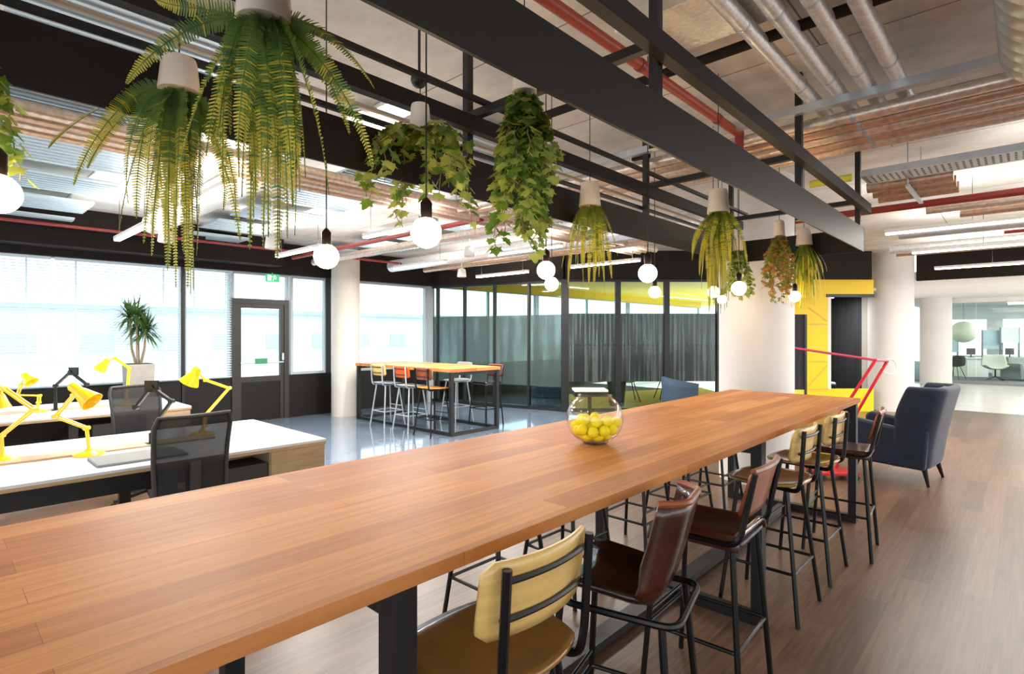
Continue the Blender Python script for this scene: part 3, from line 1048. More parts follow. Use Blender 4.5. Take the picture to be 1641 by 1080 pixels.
lamp('yellow desk lamp reaching above the mesh office chair', (324, 697), [(327, 683), (330, 664), (367, 622), (330, 609)], 4.7, ((317, 590), (303, 614)), r1=.08)

def monitor_arm(label, base, z, pts, plate, h=.74):
    b = Pz(base[0], base[1], z); b.z = h
    t = thing('monitor_arm', label, 'monitor arm', (b.x, b.y, h + .001))
    off = Vector((b.x, b.y, h + .001))
    MB().box(-.05, .05, -.04, .04, 0, .012).lathe([(.02, .012), (.02, .09)], 12).build('clamp_base', m_steel, t, bevel=.003)
    J = [Pz(p[0], p[1], z) - off for p in pts]
    MB().tube([(0, 0, .06), J[0]], .014, 8).build('post', m_steel, t)
    for i in range(len(J) - 1):
        MB().bar(J[i], J[i + 1], .03, .02).build('arm', m_steel, t)
    for j in J:
        MB().tube([j - F_ * .02, j + F_ * .02], .02, 10).build('joint', m_steel, t)
    p = Pz(plate[0], plate[1], z) - off
    MB().bar(p - R_ * .05, p + R_ * .05, .02, .09).build('screen_plate', m_steel, t)
monitor_arm('dark folded monitor arm behind the wide yellow lamp shade', (89, 656), 6.2, [(89, 618), (113, 596), (139, 616)], (118, 595))
monitor_arm('black monitor arm left of the mesh office chair back', (243, 712), 4.27, [(247, 680), (275, 643), (243, 620), (218, 652)], (243, 619))

# office chairs
def office_chair(label, loc, rz, arms=True):
    t = thing('office_chair', label, 'office chair', loc, rz, group='black mesh office chairs at the desks')
    rows = []
    for i in range(11):
        k = i / 10
        z = .56 + k * .53
        hw = .225 - .02 * (1 - k) - .02 * max(0, k - .9) * 10
        rows.append([(.23 + .05 * k - .03 * math.sin(k * 3.1) - .04 * (v / 5) ** 2 + .01, v / 5 * hw, z) for v in range(-5, 6)])
    MB().grid(rows).build('mesh_back', m_mesh, t, solid=.006)
    loop = [rows[i][0] for i in range(11)] + rows[10][1:-1] + [rows[i][10] for i in range(10, -1, -1)] + rows[0][1:-1][::-1]
    MB().tube(loop, .014, 8, True).build('back_frame', m_cabdark, t)
    MB().bar((.24, 0, .40), (.255, 0, .80), .06, .02, up=(1, 0, 0)).build('back_support', m_cabdark, t)
    MB().grid(seat_grid(.48, .46, .47)).build('seat', m_mesh if False else m_cabdark, t, solid=.06)
    MB().lathe([(.05, .38), (.05, .43)], 16).tube([(0, 0, .4), (.24, 0, .42)], .02, 8).build('tilt_mechanism', m_steel, t)
    MB().lathe([(.028, .12), (.028, .38)], 16).build('gas_lift', m_steel, t)
    for k in range(5):
        a = 2 * math.pi * k / 5 + .3
        d = Vector((math.cos(a), math.sin(a), 0))
        lg = MB().bar(d * .02 + Vector((0, 0, .115)), d * .29 + Vector((0, 0, .075)), .035, .025).build('foot', m_cabdark, t)
        p = d * .29
        MB().tube([(p.x - d.y * .02, p.y + d.x * .02, .03), (p.x + d.y * .02, p.y - d.x * .02, .03)], .03, 14).build('castor', m_black, lg)
    if arms:
        for s in (-1, 1):
            MB().tube(fillet([(.05, s * .24, .44), (.05, s * .29, .5), (.05, s * .29, .68)], .04), .014, 8).bar((-.08, s * .29, .69), (.16, s * .29, .69), .07, .025).build('armrest', m_cabdark, t)
    return t
office_chair('black mesh office chair with see-through back at the near bench desk', (-4.06, 1.14, 0), math.radians(4), False)
office_chair('black office chair between the two bench desk rows', (-6.1, 1.45, 0), math.radians(180 + 14), False)
office_chair('dark office chair between the desk rows at the left picture edge', (-6.25, -.1, 0), math.radians(165), False)

# ------------------------------------------------------------------ planter with dracaena
pc = Pz(222, 583, 8.25)
t = thing('dracaena_plant', 'spiky dracaena in a tall grey planter by the blinds', 'potted plant', (pc.x, pc.y, 0))
mb = MB()
def frus(mb, h0, h1, z0, z1):
    vs = [(sx * h, sy * h, z) for h, z in ((h0, z0), (h1, z1)) for sx, sy in ((-1, -1), (1, -1), (1, 1), (-1, 1))]
    mb.add(vs, [(3, 2, 1, 0), (4, 5, 6, 7), (0, 1, 5, 4), (1, 2, 6, 5), (2, 3, 7, 6), (3, 0, 4, 7)])
frus(mb, .135, .175, 0, 1.15)
o = mb.build('planter', m_planter, t, bevel=.01, smooth=False)
MB().box(-.15, .15, -.15, .15, 1.151, 1.156).build('soil', m_soil, t, smooth=False)
rnd = random.Random(9)
heads = [(-.11, .02, 1.72), (.08, -.04, 1.84), (-.02, .1, 1.62), (.15, .06, 1.66), (-.04, -.1, 1.86)]
for hx, hy, hz in heads:
    MB().tube([(hx * .3, hy * .3, 1.15), (hx * .8, hy * .8, 1.38), (hx, hy, hz)], [.02, .016, .013], 8).build('stem', m_bark, t)
mb = MB()
for hx, hy, hz in heads:
    for k in range(80):
        a = rnd.uniform(0, 6.283); el = rnd.uniform(-.6, 1.4)
        L = rnd.uniform(.24, .40)
        d = Vector((math.cos(a) * math.cos(el), math.sin(a) * math.cos(el), math.sin(el)))
        s = d.cross(Vector((0, 0, 1))).normalized() * .013
        p = Vector((hx, hy, hz)) + Vector((0, 0, rnd.uniform(-.04, .05)))
        q1 = p + d * L * .5; q2 = p + d * L + Vector((0, 0, -.05 * math.cos(el) - .02))
        mb.add([p - s * .5, p + s * .5, q1 + s, q1 - s, q2], [(0, 1, 2, 3), (3, 2, 4)])
mb.build('foliage', m_drac, t)

# ------------------------------------------------------------------ suspended steel frame over the table
t = thing('suspended_rack', 'black steel frame hung over the long table carrying plants and bulbs', 'hanging frame', (-1.6, 2.2, 2.3))
ox, oy, oz = 1.6, -2.2, -2.3
YS, YE = -3.0, 5.66
def fb(mb, x0, x1, y0, y1, z0, z1):
    return mb.box(x0 + ox, x1 + ox, y0 + oy, y1 + oy, z0 + oz, z1 + oz)
for nm, x in (('side_plate', -1.045), ('side_plate', -2.16)):
    fb(MB(), x - .012, x + .0, YS, YE, 2.325, 2.535).build(nm, m_beam, t, smooth=False)
fb(MB(), -2.16, -1.045, YE - .012, YE, 2.325, 2.535).build('end_plate', m_beam, t, smooth=False)
for x in (-1.02, -2.13):
    fb(MB(), x - .03, x + .02, YS, YE + .05, 2.665, 2.745).build('upper_rail', m_beam, t, smooth=False)
for x in (-1.085, -2.2):
    for y in (-1.8, .12, 2.0, 3.9, 5.62):
        fb(MB(), x - .02, x + .02, y - .02, y + .02, 2.34, CEIL).build('hanger_post', m_black, t, smooth=False)
for y in (.12, 2.0, 3.9, 5.62):
    fb(MB(), -2.2, -1.085, y - .02, y + .02, 2.745, 2.785).build('cross_bar', m_black, t, smooth=False)
for x in (-1.49, -1.62, -2.05):
    fb(MB(), x - .012, x + .012, YS, YE - .02, 2.785, 2.81).build('wire_rail', m_black, t, smooth=False)
o = MB().tube([(-2.235, -3, 2.60), (-2.235, 5.6, 2.60)], .016, 8).build('conduit', m_black)
tag(o, 'thin black conduit running beside the window-side frame plate', 'conduit')
o = MB().tube([(-2.34, -3, 2.70), (-2.34, 6.4, 2.70)], .013, 8).build('conduit', m_white_pl)
tag(o, 'thin white conduit running just outside the window side of the hanging frame', 'conduit')
o = MB().box(-2.33, -2.18, 3.9, 3.94, 3.0, 3.04).box(-4.8, -2.18, 3.88, 3.92, 3.04, 3.08).build('strut_channel', m_dark, smooth=False)
tag(o, 'dark steel channel crossing from the frame towards the windows', 'channel')

# ------------------------------------------------------------------ plants
def pot_thing(name, label, cat, x, y, z, r=.072, h=.15, group='plants hung upside down from the frame'):
    t = thing(name, label, cat, (x, y, z), group=group)
    MB().lathe([(r * .97, 0), (r, .0), (r, .006), (r * .84, h * .9), (r * .78, h), (.02, h + .008)], 28).build('pot', m_pot, t)
    MB().lathe([(.001, .003), (r * .93, .003), (r * .93, .012), (.001, .012)], 20).build('soil', m_soil, t)
    MB().tube([(0, 0, h), (0, 0, CEIL - z)], .0025, 6).build('hanging_cord', m_cord, t)
    return t

def frond(mb, rnd, s0, c1, c2, e, wid, yel=.5):
    """one frond along a cubic curve from s0 to e with paired leaflets"""
    l = (c1 - s0).length + (c2 - c1).length + (e - c2).length
    N = 20
    pts = []
    for i in range(N + 1):
        t = i / N
        pts.append(s0 * (1 - t) ** 3 + c1 * 3 * t * (1 - t) ** 2 + c2 * 3 * t * t * (1 - t) + e * t ** 3)
    mb.mi = 0
    mb.tube(pts[::2], .0016, 3, caps=False)
    roll = rnd.uniform(-.9, .9)
    n = int(l / .0075)
    hz = Vector((rnd.uniform(-1, 1), rnd.uniform(-1, 1), 0)).normalized()
    for i in range(1, n):
        t = i / n
        f = t * N; i0 = min(N - 1, int(f))
        p = pts[i0].lerp(pts[i0 + 1], f - i0)
        tg = (pts[i0 + 1] - pts[i0]).normalized()
        s = tg.cross(hz)
        if s.length < .15:
            s = tg.cross(Vector((0, 0, 1)))
        s = Matrix.Rotation(roll * t, 3, tg) @ s.normalized()
        nn = s.cross(tg)
        ll = wid * min(1, t * 4 + .35) * (1 - t ** 2.5 * .88) * rnd.uniform(.85, 1.12)
        w = .0034
        mb.mi = 1 if t > yel + rnd.uniform(-.25, .25) else 0
        for sg in (-1, 1):
            q = p + s * sg * ll + tg * ll * .3 - nn * ll * .18 * rnd.uniform(.4, 1.4)
            nrm = tg * w
            mb.add([p - nrm, p + nrm, q + nrm * .55, q - nrm * .45], [(0, 1, 2, 3)])


def fern_mesh(rnd, n, L, spread, up, leaf, targets=(), yel=.5):
    mb = MB()
    for e in targets:
        e = Vector(e)
        d = Vector((e.x, e.y, 0)); r = d.length; d.normalize()
        rise = .05 if e.z > -.35 else .0
        frond(mb, rnd, d * .03, d * (r * .35) + Vector((0, 0, rise + e.z * .02)), d * (r * .85) + Vector((0, 0, e.z * .45)), e, leaf, yel)
    for k in range(n):
        a = rnd.uniform(0, 6.283)
        d = Vector((math.cos(a), math.sin(a), 0))
        d2 = Vector((math.cos(a + rnd.uniform(-.6, .6)), math.sin(a + rnd.uniform(-.6, .6)), 0))
        r = spread * (.15 + .85 * rnd.random() ** 1.5)
        l = L * rnd.uniform(.55, 1.05) * (1 - .35 * (r / spread) ** 2)
        s0 = d * rnd.uniform(.01, .05)
        frond(mb, rnd, s0, s0 + d * r * .5 + Vector((0, 0, -l * .12)), d2 * r + Vector((0, 0, -l * .55)), d2 * r * rnd.uniform(.85, 1.15) + Vector((0, 0, -l)), leaf * rnd.uniform(.8, 1.1), yel)
    return mb

def fern(label, x, y, z, n, L, spread, seed, r=.072, up=.1, leaf=.034, mats=None, px=(), yel=.5):
    t = pot_thing('hanging_fern', label, 'hanging plant', x, y, z, r, .15 if r > .065 else .11)
    tg = []
    zc = (Vector((x, y, 0))).dot(F_)
    for (a, b, dz) in px:
        tg.append(Pz(a, b, zc + dz) - Vector((x, y, z)))
    mb = fern_mesh(random.Random(seed), n, L, spread, up, leaf, tg, yel)
    mb.build('foliage', mats or [m_fern, m_fern_b], t, smooth=False)
    return t

def grass(label, x, y, z, n, L, spread, seed, r=.07, mats=None, w=.006):
    t = pot_thing('hanging_grass', label, 'hanging plant', x, y, z, r)
    rnd = random.Random(seed)
    mb = MB()
    for k in range(n):
        a = rnd.uniform(0, 6.283); d = Vector((math.cos(a), math.sin(a), 0))
        l = L * rnd.uniform(.45, 1.05); out = spread * rnd.uniform(.1, 1.0)
        s = Vector((-d.y, d.x, 0)) * w
        prev = None
        N = 7
        r0 = d * rnd.uniform(0, r * .6)
        for i in range(N + 1):
            tt = i / N
            p = r0 + d * out * (1 - (1 - tt) ** 1.6) + Vector((0, 0, -l * tt ** 1.15))
            ww = s * (1 - .75 * tt) * (.6 + .8 * min(1, tt * 4))
            cur = (p - ww, p + ww)
            if prev:
                mb.mi = 1 if tt > rnd.uniform(.4, .9) else 0
                mb.add([prev[0], prev[1], cur[1], cur[0]], [(0, 1, 2, 3)])
            prev = cur
    mb.build('foliage', mats or [m_grass, m_grass_b], t)
    return t

LEAF = [(0, 0), (.3, .12), (.55, .05), (.45, .32), (.62, .55), (.33, .55), (.2, .8), (0, 1.0), (-.2, .8), (-.33, .55), (-.62, .55), (-.45, .32), (-.55, .05), (-.3, .12)]
def ivy(label, x, y, z, n, L, width, seed, size=.05, r=.05, droop=1.0, mats=None, bushy=0.0, dens=13):
    t = pot_thing('hanging_ivy', label, 'hanging plant', x, y, z, r, .12)
    rnd = random.Random(seed)
    mb = MB()
    st = MB()
    for k in range(n):
        a = rnd.uniform(0, 6.283); d = Vector((math.cos(a), math.sin(a), 0))
        l = L * rnd.uniform(.4, 1.05)
        out = width * rnd.uniform(.35, 1.0)
        N = 14
        pts = []
        for i in range(N + 1):
            tt = i / N
            p = d * (.02 + out * (1 - (1 - tt) ** 2)) + Vector((0, 0, -l * (tt ** (1 + .8 * bushy)) + bushy * .25 * L * math.sin(math.pi * tt) * .5))
            p += Vector((rnd.uniform(-1, 1), rnd.uniform(-1, 1), 0)) * .012
            pts.append(p)
        st.tube(pts, .002, 3, caps=False)
        m = max(4, int(dens * l / .3) + 4)
        for j in range(m):
            tt = (j + rnd.random()) / m
            f = tt * N; i0 = min(N - 1, int(f))
            p = pts[i0].lerp(pts[i0 + 1], f - i0)
            b = rnd.uniform(0, 6.283)
            od = (Vector((math.cos(b), math.sin(b), 0)) + d * .6).normalized()
            p = p + od * rnd.uniform(.005, .02)
            tip = (od * rnd.uniform(.3, .8) + Vector((0, 0, -rnd.uniform(.4, 1)))).normalized()
            sd = tip.cross(od + Vector((rnd.uniform(-.4, .4), rnd.uniform(-.4, .4), .5)))
            sd = sd.normalized()
            sz = size * rnd.uniform(.65, 1.15)
            mb.mi = 1 if rnd.random() < .3 + .35 * tt else 0
            up = tip.cross(sd) * .08
            vs = [p + (sd * u + tip * v + up * abs(u) * 2) * sz for u, v in LEAF]
            mb.add(vs, [(0, 1, 2, 3, 4, 5, 6, 7), (0, 7, 8, 9, 10, 11, 12, 13)])
    fo = mb.build('foliage', mats or [m_ivy, m_ivy_b], t, smooth=False)
    st.build('vines', m_bark, t)
    return t

fern('largest fern hung in a white pot at the top left of the frame', -1.49, .62, 2.43, 30, .62, .17, 3, r=.072, leaf=.031, yel=.62,
     px=[(245, -5, .0), (202, 135, -.05), (600, 142, .0), (598, 272, .05), (527, 312, -.08), (330, 250, -.12), (290, 260, .1), (560, 215, .15), (470, 330, -.1), (400, 400, 0), (430, 380, -.1)])
fern('yellowing fern behind and left of the largest fern', -2.07, .58, 2.41, 26, .66, .20, 5, r=.063, leaf=.032, yel=.5,
     px=[(78, 237, .1), (118, 297, -.1), (140, 270, .15), (190, 375, -.1), (300, 420, -.05), (385, 385, .1), (280, 395, .1), (230, 390, .1)])
ivy('bushy ivy spreading above the round bulb left of centre', -2.03, 1.55, 2.53, 26, .40, .30, 11, size=.058, r=.05, bushy=.9)
ivy('long column of ivy hanging between the ferns and the glass room', -1.46, 1.63, 2.56, 40, .62, .105, 13, size=.05, r=.05, dens=15)
fern('thin-leaved fern behind the ivy column, above the paired bulbs', -2.05, 2.92, 2.42, 26, .6, .2, 17, r=.07, leaf=.022, mats=[m_grass, m_grass_b], yel=.55, px=[(990, 410, 0), (968, 345, .05), (900, 430, 0)])
fern('dense yellow-green fern hung left of the white column', -1.47, 3.54, 2.39, 62, .66, .17, 19, r=.07, leaf=.022, mats=[m_grass, m_grass_b], yel=.45)
ivy('small leafy plant hung directly before the white column', -2.05, 5.4, 2.41, 18, .46, .12, 23, size=.045, r=.05)
ivy('amber-tinged trailing plant above the right edge of the white column', -1.49, 4.82, 2.41, 26, .55, .10, 29, size=.035, r=.045, mats=[m_grass, m_orleaf], dens=20)
grass('grassy plant hung at the far end of the frame before the yellow wall', -1.50, 5.55, 2.42, 150, .56, .16, 31, r=.07, w=.008)
ivy('ivy leaves just entering the left picture edge', -2.02, .02, 2.43, 22, .42, .16, 37, size=.05, r=.05)

# bulbs
def bulb(label, p, r=.05, top=2.79):
    t = thing('pendant_bulb', label, 'pendant light', p, group='round filament bulbs hung from the frame')
    MB().ball((0, 0, 0), r, 16).build('globe', m_bulb, t)
    MB().lathe([(.012, r * .8), (.02, r * .92), (.021, r + .05), (.012, r + .062), (.004, r + .07)], 16).build('socket', m_brass, t)
    MB().tube([(0, 0, r + .06), (0, 0, top - p[2])], .003, 6).build('hanging_cord', m_cord, t)
    return t
BU = [((683, 373), 1.90, .053, 'large round bulb glowing in the bushy ivy'), ((523, 411), 2.38, .053, 'round bulb hung before the round concrete column top'),
      ((875, 433), 3.02, .05, 'upper bulb of the pair under the ivy column'), ((884, 455), 3.85, .048, 'lower bulb of the pair under the ivy column'),
      ((1038, 438), 3.1, .052, 'round bulb above the patterned glass wall, higher of two'), ((1049, 468), 4.5, .048, 'round bulb above the patterned glass wall, lower of two'),
      ((1143, 468), 4.5, .048, 'bulb against the dense yellow-green fern tips'), ((1157, 480), 5.6, .045, 'bulb at the left edge of the white column'),
      ((1184, 462), 4.1, .052, 'bulb below the small leafy plant on the white column'), ((1274, 475), 4.85, .048, 'bulb at the right edge of the white column, the furthest right'),
      ((-4, 310), 1.4, .05, 'bulb cut by the left picture edge')]
for (px, py), z, r, lb in BU:
    bulb(lb, Pz(px, py, z), r, CEIL)

# ------------------------------------------------------------------ ceiling services
def pipe(label, p, q, r, m, group=None, cat='pipe', name='pipe', n=12):
    o = MB().tube([p, q], r, n).build(name, m)
    return tag(o, label, cat, group)

# four silver pipes coming along the room into the bundle
for i, (x, lb) in enumerate(zip((-1.0, -.85, -.70, -.55), ('leftmost', 'second from left', 'third from left', 'rightmost'))):
    t = thing('lagged_pipe', '%s of four silver foil-wrapped pipes running lengthwise at top right' % lb, 'pipe', (x, 0, 3.10), group='four silver lengthwise pipes')
    MB().tube(fillet([(0, -3, 0), (0, 4.25 + i * .03, 0), (0, 4.32 + i * .03, -.06)], .05), .042, 14).build('pipe_run', m_foil, t)
    for y in range(-2, 5):
        MB().lathe([(.045, -.012), (.047, 0), (.045, .012)], 14, M4=Matrix.Translation((0, y * .9, 0)) @ Matrix.Rotation(math.pi / 2, 4, 'X')).build('clip', m_galv, t)
# bundle of crosswise pipes
BUN = ['nearest', 'second', 'third', 'fourth', 'furthest']
for i in range(5):
    y = 4.02 + i * .165
    t = thing('lagged_pipe', '%s of five brown foil-lagged pipes crossing the ceiling over the table' % BUN[i], 'pipe', (0, y, 2.98), group='five brown crosswise pipes')
    MB().tube([(-4.6, 0, 0), (6.9, 0, 0)], .040, 14).build('pipe_run', m_copper if i % 2 else m_wrap, t)
    for x in (-3.5, -2.6, -1.7, -.8, .1, 1.0, 1.9):
        MB().lathe([(.043, -.012), (.045, 0), (.043, .012)], 14, M4=Matrix.Translation((x, 0, 0)) @ Matrix.Rotation(math.pi / 2, 4, 'Y')).build('clip', m_galv, t)
tag(MB().box(-4.6, 6.9, 3.84, 3.90, 3.02, 3.07).build('cable_tray', m_galv, smooth=False), 'bright galvanised rail along the near side of the brown pipe bundle', 'rail')
t = thing('cable_tray', 'grey slotted cable tray crossing beyond the brown pipe bundle', 'cable tray', (0, 5.2, 2.84))
MB().box(-.96, 6.9, -.15, .15, 0, .006).build('tray_base', m_galv, t, smooth=False)
for s in (-1, 1):
    MB().box(-.96, 6.9, s * .15 - .003, s * .15 + .003, 0, .05).build('tray_side', m_galv, t, smooth=False)
mb = MB()
for k in range(190):
    for yy in (-.09, -.03, .03, .09):
        mb.box(-.94 + k * .04, -.925 + k * .04, yy - .02, yy + .02, -.001, 0)
mb.build('slots', m_slot, t, smooth=False)['kind'] = 'stuff'
pipe('yellow tape-wrapped pipe end under the cable tray near the frame end', (-1.3, 4.98, 2.83), (-1.0, 4.98, 2.83), .03, m_lime)
t = thing('pipe_hanger', 'thin steel trapeze hanger carrying the three short brown pipes', 'hanger', (-.7, 5.8, 2.785))
MB().box(-.015, .015, -.4, .4, 0, .02).build('cross_channel', m_galv, t)
for q_ in (-.38, .38):
    MB().tube([(0, q_, .02), (0, q_, CEIL - 2.785)], .005, 6).build('rod', m_galv, t)
for i, (y, lb) in enumerate(zip((5.55, 5.8, 6.05), ('nearest', 'middle', 'furthest'))):
    pipe('%s of three short brown lagged pipes past the frame end' % lb, (-1.0, y, 2.86), (-.42, y, 2.86), .05, m_copper, 'three short brown pipes', name='lagged_pipe')
pipe('dark red sprinkler pipe crossing beyond the hanging frame end', (-3.0, 6.62, 2.86), (6.9, 6.62, 2.86), .036, m_redpipe, name='sprinkler_pipe')
pipe('pale lagged pipe just beyond the dark red pipe', (-.75, 7.0, 2.86), (6.9, 7.0, 2.86), .04, m_wrap, name='lagged_pipe')
pipe('pale brown lagged pipe between the red pipe and the nearest right tube light', (-.5, 7.3, 2.84), (6.9, 7.3, 2.84), .04, m_copper, name='lagged_pipe')
pipe('grey steel conduit between the two nearest right tube lights', (-1.2, 8.6, 2.88), (6.9, 8.6, 2.88), .06, m_galv, name='conduit', cat='conduit')
pipe('thin red pipe between the right tube lights', (-.2, 9.0, 2.84), (6.9, 9.0, 2.84), .022, m_redpipe, name='sprinkler_pipe')
pipe('silver pipe above the third right tube light', (-1.6, 10.6, 2.95), (6.9, 10.6, 2.95), .07, m_foil, name='lagged_pipe')
pipe('brown lagged pipe above the third right tube light', (-1.6, 11.2, 2.95), (6.9, 11.2, 2.95), .05, m_copper, name='lagged_pipe')
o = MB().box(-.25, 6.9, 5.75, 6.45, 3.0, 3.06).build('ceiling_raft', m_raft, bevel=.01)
tag(o, 'large white flat ceiling raft with added glow at right behind the cable tray', 'ceiling raft')

t = thing('sprinkler_pipe', 'orange-red sprinkler pipe running lengthwise above the hanging frame', 'pipe', (-1.5, 0, 3.03))
MB().tube([(0, -3, 0), (0, 4.0, 0)], .03, 12).build('pipe_run', m_orangepipe, t)
for y in (.2, 1.5, 2.6, 3.6):
    MB().lathe([(.034, -.02), (.036, 0), (.034, .02)], 12, M4=Matrix.Translation((0, y, 0)) @ Matrix.Rotation(math.pi / 2, 4, 'X')).build('coupling', m_redpipe, t)
MB().tube([(0, 3.98, .02), (0, 3.98, -.14)], .03, 10).build('end_valve', m_redpipe, t)
pipe('dark pipe crossing above the frame to the right', (-2.8, 2.95, 3.12), (2.5, 2.95, 3.12), .028, m_dark, name='conduit', cat='conduit')
o = MB().box(-1.55, -.86, 2.42, 2.86, 3.15, 3.28).build('foil_duct', m_foil, bevel=.01)
tag(o, 'shiny crumpled foil duct above the frame near the centre top', 'duct')
o = MB().box(-1.45, -.75, 1.75, 2.38, 3.12, 3.28).build('ceiling_panel', m_deck, bevel=.01)
tag(o, 'pale blue-grey metal box by the black post at the top centre', 'ceiling panel')
t = thing('spiral_duct', 'large silver spiral duct at the top right picture corner', 'duct', (.09, 0, 3.02))
mb = MB()
prof = []
k = 0
M4 = Matrix.Rotation(-math.pi / 2, 4, 'X')
y = -3.0
while y < 3.68:
    prof += [(.19, y), (.19, y + .10), (.195, y + .108), (.195, y + .116)]
    y += .125
MB().lathe(prof, 32, M4=M4).build('duct_run', m_galv, t)
pipe('large silver duct crossing at right above the cable tray', (1.0, 5.6, 3.12), (6.9, 5.6, 3.12), .13, m_foil, name='spiral_duct', cat='duct')

# lengthwise lagged pipes on the window side
LW = ['nearest the table', 'second from the table', 'third from the table', 'furthest from the table']
for i in range(4):
    t = thing('lagged_pipe', 'window-side lengthwise brown pipe, %s' % LW[i], 'pipe', (-4.45 - i * .15, 0, 2.98), group='lengthwise brown pipes over the desks')
    MB().tube([(0, -3, 0), (0, 8.2, 0)], .045, 12).build('pipe_run', m_copper if i % 2 else m_wrap, t)
pipe('thin red pipe running along the bulkhead over the windows', (-9.1, -3.5, 3.0), (-9.1, 8.0, 3.0), .02, m_redpipe, name='sprinkler_pipe')
pipe('red-brown pipe crossing behind the lengthwise pipes', (-9.6, 4.5, 2.96), (-4.7, 4.5, 2.96), .03, m_redpipe, name='sprinkler_pipe')
pipe('white lagged pipe crossing towards the round column', (-9.6, 4.9, 2.92), (-3.2, 4.9, 2.92), .06, m_wrap, name='lagged_pipe')
pipe('silver duct crossing behind the bushy ivy', (-9.6, 6.6, 3.0), (-2.8, 6.6, 3.0), .12, m_foil, name='spiral_duct', cat='duct')
pipe('wide white duct above the left tube lights', (-8.6, 2.1, 3.08), (-5.2, 2.1, 3.08), .14, m_white_pl, name='spiral_duct', cat='duct')
pipe('brown lagged pipe over the glass-wall end of the far table', (-9.4, 7.3, 2.96), (-2.8, 7.3, 2.96), .05, m_copper, name='lagged_pipe')

# pale ribbed metal ceiling panels
def ribbed(label, x0, x1, y0, y1, z):
    t = thing('ceiling_panel', label, 'ceiling panel', ((x0 + x1) / 2, (y0 + y1) / 2, z), group='pale ribbed metal ceiling panels')
    w, l = (x1 - x0) / 2, (y1 - y0) / 2
    MB().box(-w, w, -l, l, .0, .02).build('panel', m_deck, t, smooth=False)
    mb = MB()
    n = 7
    for k in range(n):
        x = -w + (k + 1) * 2 * w / (n + 1)
        mb.box(x - .012, x + .012, -l, l, -.012, 0)
    mb.build('ribs', m_deck, t, smooth=False)
ROWN = [('nearest the table', -3.6, -3.0), ('second from the table', -4.9, -4.3 + .0), ('third from the table', -6.35, -5.55), ('fourth from the table', -7.55, -6.75), ('fifth from the table', -8.75, -7.95), ('by the bulkhead', -9.75, -9.2)]
for nm, a, b in ROWN:
    ribbed('ribbed metal ceiling panel over the desks, %s' % nm, a, b, .25, 1.35, 3.12)
for nm, a, b in ROWN:
    ribbed('ribbed metal ceiling panel in the row beyond the desks, %s' % nm, a, b, 2.7, 3.6, 3.14)
for nm, a, b in ROWN[1:]:
    ribbed('ribbed metal ceiling panel over the far high table, %s' % nm, a, b, 5.1, 6.1, 3.16)

# tube lights
def tube_light(label, x0, x1, y, z=2.75, w=TUBE_W, group='linear ceiling lights'):
    t = thing('tube_light', label, 'ceiling light', ((x0 + x1) / 2, y, z), group=group)
    L = (x1 - x0) / 2
    MB().box(-L, L, -.035, .035, .012, .05).build('housing', m_white_pl, t, bevel=.004)
    MB().box(-L + .01, L - .01, -.03, .03, -.006, .0115).build('diffuser', m_tube, t, smooth=False)
    for x in (-L * .8, L * .8):
        MB().tube([(x, 0, .05), (x, 0, CEIL - z if y < 14 else .001)], .003, 6).build('hanging_wire', m_cord, t)
    n = max(1, round(2 * L / 1.6))
    for k in range(n):
        ld = bpy.data.lights.new('tube_glow', 'AREA')
        ld.shape = 'RECTANGLE'; ld.size = 2 * L / n; ld.size_y = .06
        ld.energy = w * (2 * L / n) / 1.35; ld.color = (1, .96, .90)
        lu = bpy.data.lights.new('added_uplight', 'AREA')  # upward light added above each tube to brighten the ceiling
        lu.shape = 'RECTANGLE'; lu.size = 2 * L / n; lu.size_y = .06
        lu.energy = w * .42 * (2 * L / n) / 1.35; lu.color = (1, .96, .90)
        uo = bpy.data.objects.new('added_uplight', lu)
        COL.objects.link(uo); uo.parent = t
        uo.location = (-L + (k + .5) * 2 * L / n, 0, .056); uo.rotation_euler = (math.pi, 0, 0)
        lo = bpy.data.objects.new('tube_glow', ld)
        COL.objects.link(lo); lo.parent = t
        lo.location = (-L + (k + .5) * 2 * L / n, 0, -.012)
ROW = ['first row, over the desks', 'second row, above the glazed door', 'third row, above the left glass wall', 'fourth row, nearest the glass walls']
for i, y in enumerate((1.61, 3.6, 5.7, 7.7)):
    tube_light('window-side tube light in the %s' % ROW[i], -8.2, -6.8, y)
    tube_light('table-side tube light in the %s' % ROW[i], -5.8, -4.45, y)
for i, (y, lb) in enumerate(((7.6, 'nearest'), (9.65, 'second'), (12.3, 'third'))):
    tube_light('%s of the three long tube lights at right beyond the frame' % lb, -1.2, 6.6, y, w=17, group='long tube lights at right')
for y, lb in ((16.5, 'nearest'), (19.0, 'furthest')):
    tube_light('%s slim light under the lower white ceiling at far right' % lb, .8, 6.4, y, z=TOP - .04, w=14, group='lights of the lower ceiling')
for i, (y, lb) in enumerate(((24.5, 'nearest the glass'), (27.0, 'deeper in the room'))):  # lamps added to brighten the lounge behind the far glass
    tube_light('added light brightening the distant lounge, %s' % lb, -.5, 6.4, y, z=TOP - .04, w=30, group='added lounge lights')
p = P0 + DD * 5.8 + DN * 1.2  # lamp added to lift the black room behind the opening
t = thing('tube_light', 'added tube light brightening the small room behind the yellow wall opening', 'ceiling light', (p.x, p.y, 2.42), DA)
MB().box(-.5, .5, -.03, .03, .01, .06).build('housing', m_white_pl, t)
MB().box(-.49, .49, -.025, .025, 0, .0095).build('diffuser', m_tube, t)
ld = bpy.data.lights.new('tube_glow', 'AREA'); ld.shape = 'RECTANGLE'; ld.size = 1; ld.size_y = .06; ld.energy = 30
lo = bpy.data.objects.new('tube_glow', ld); COL.objects.link(lo); lo.parent = t; lo.location = (0, 0, -.01)
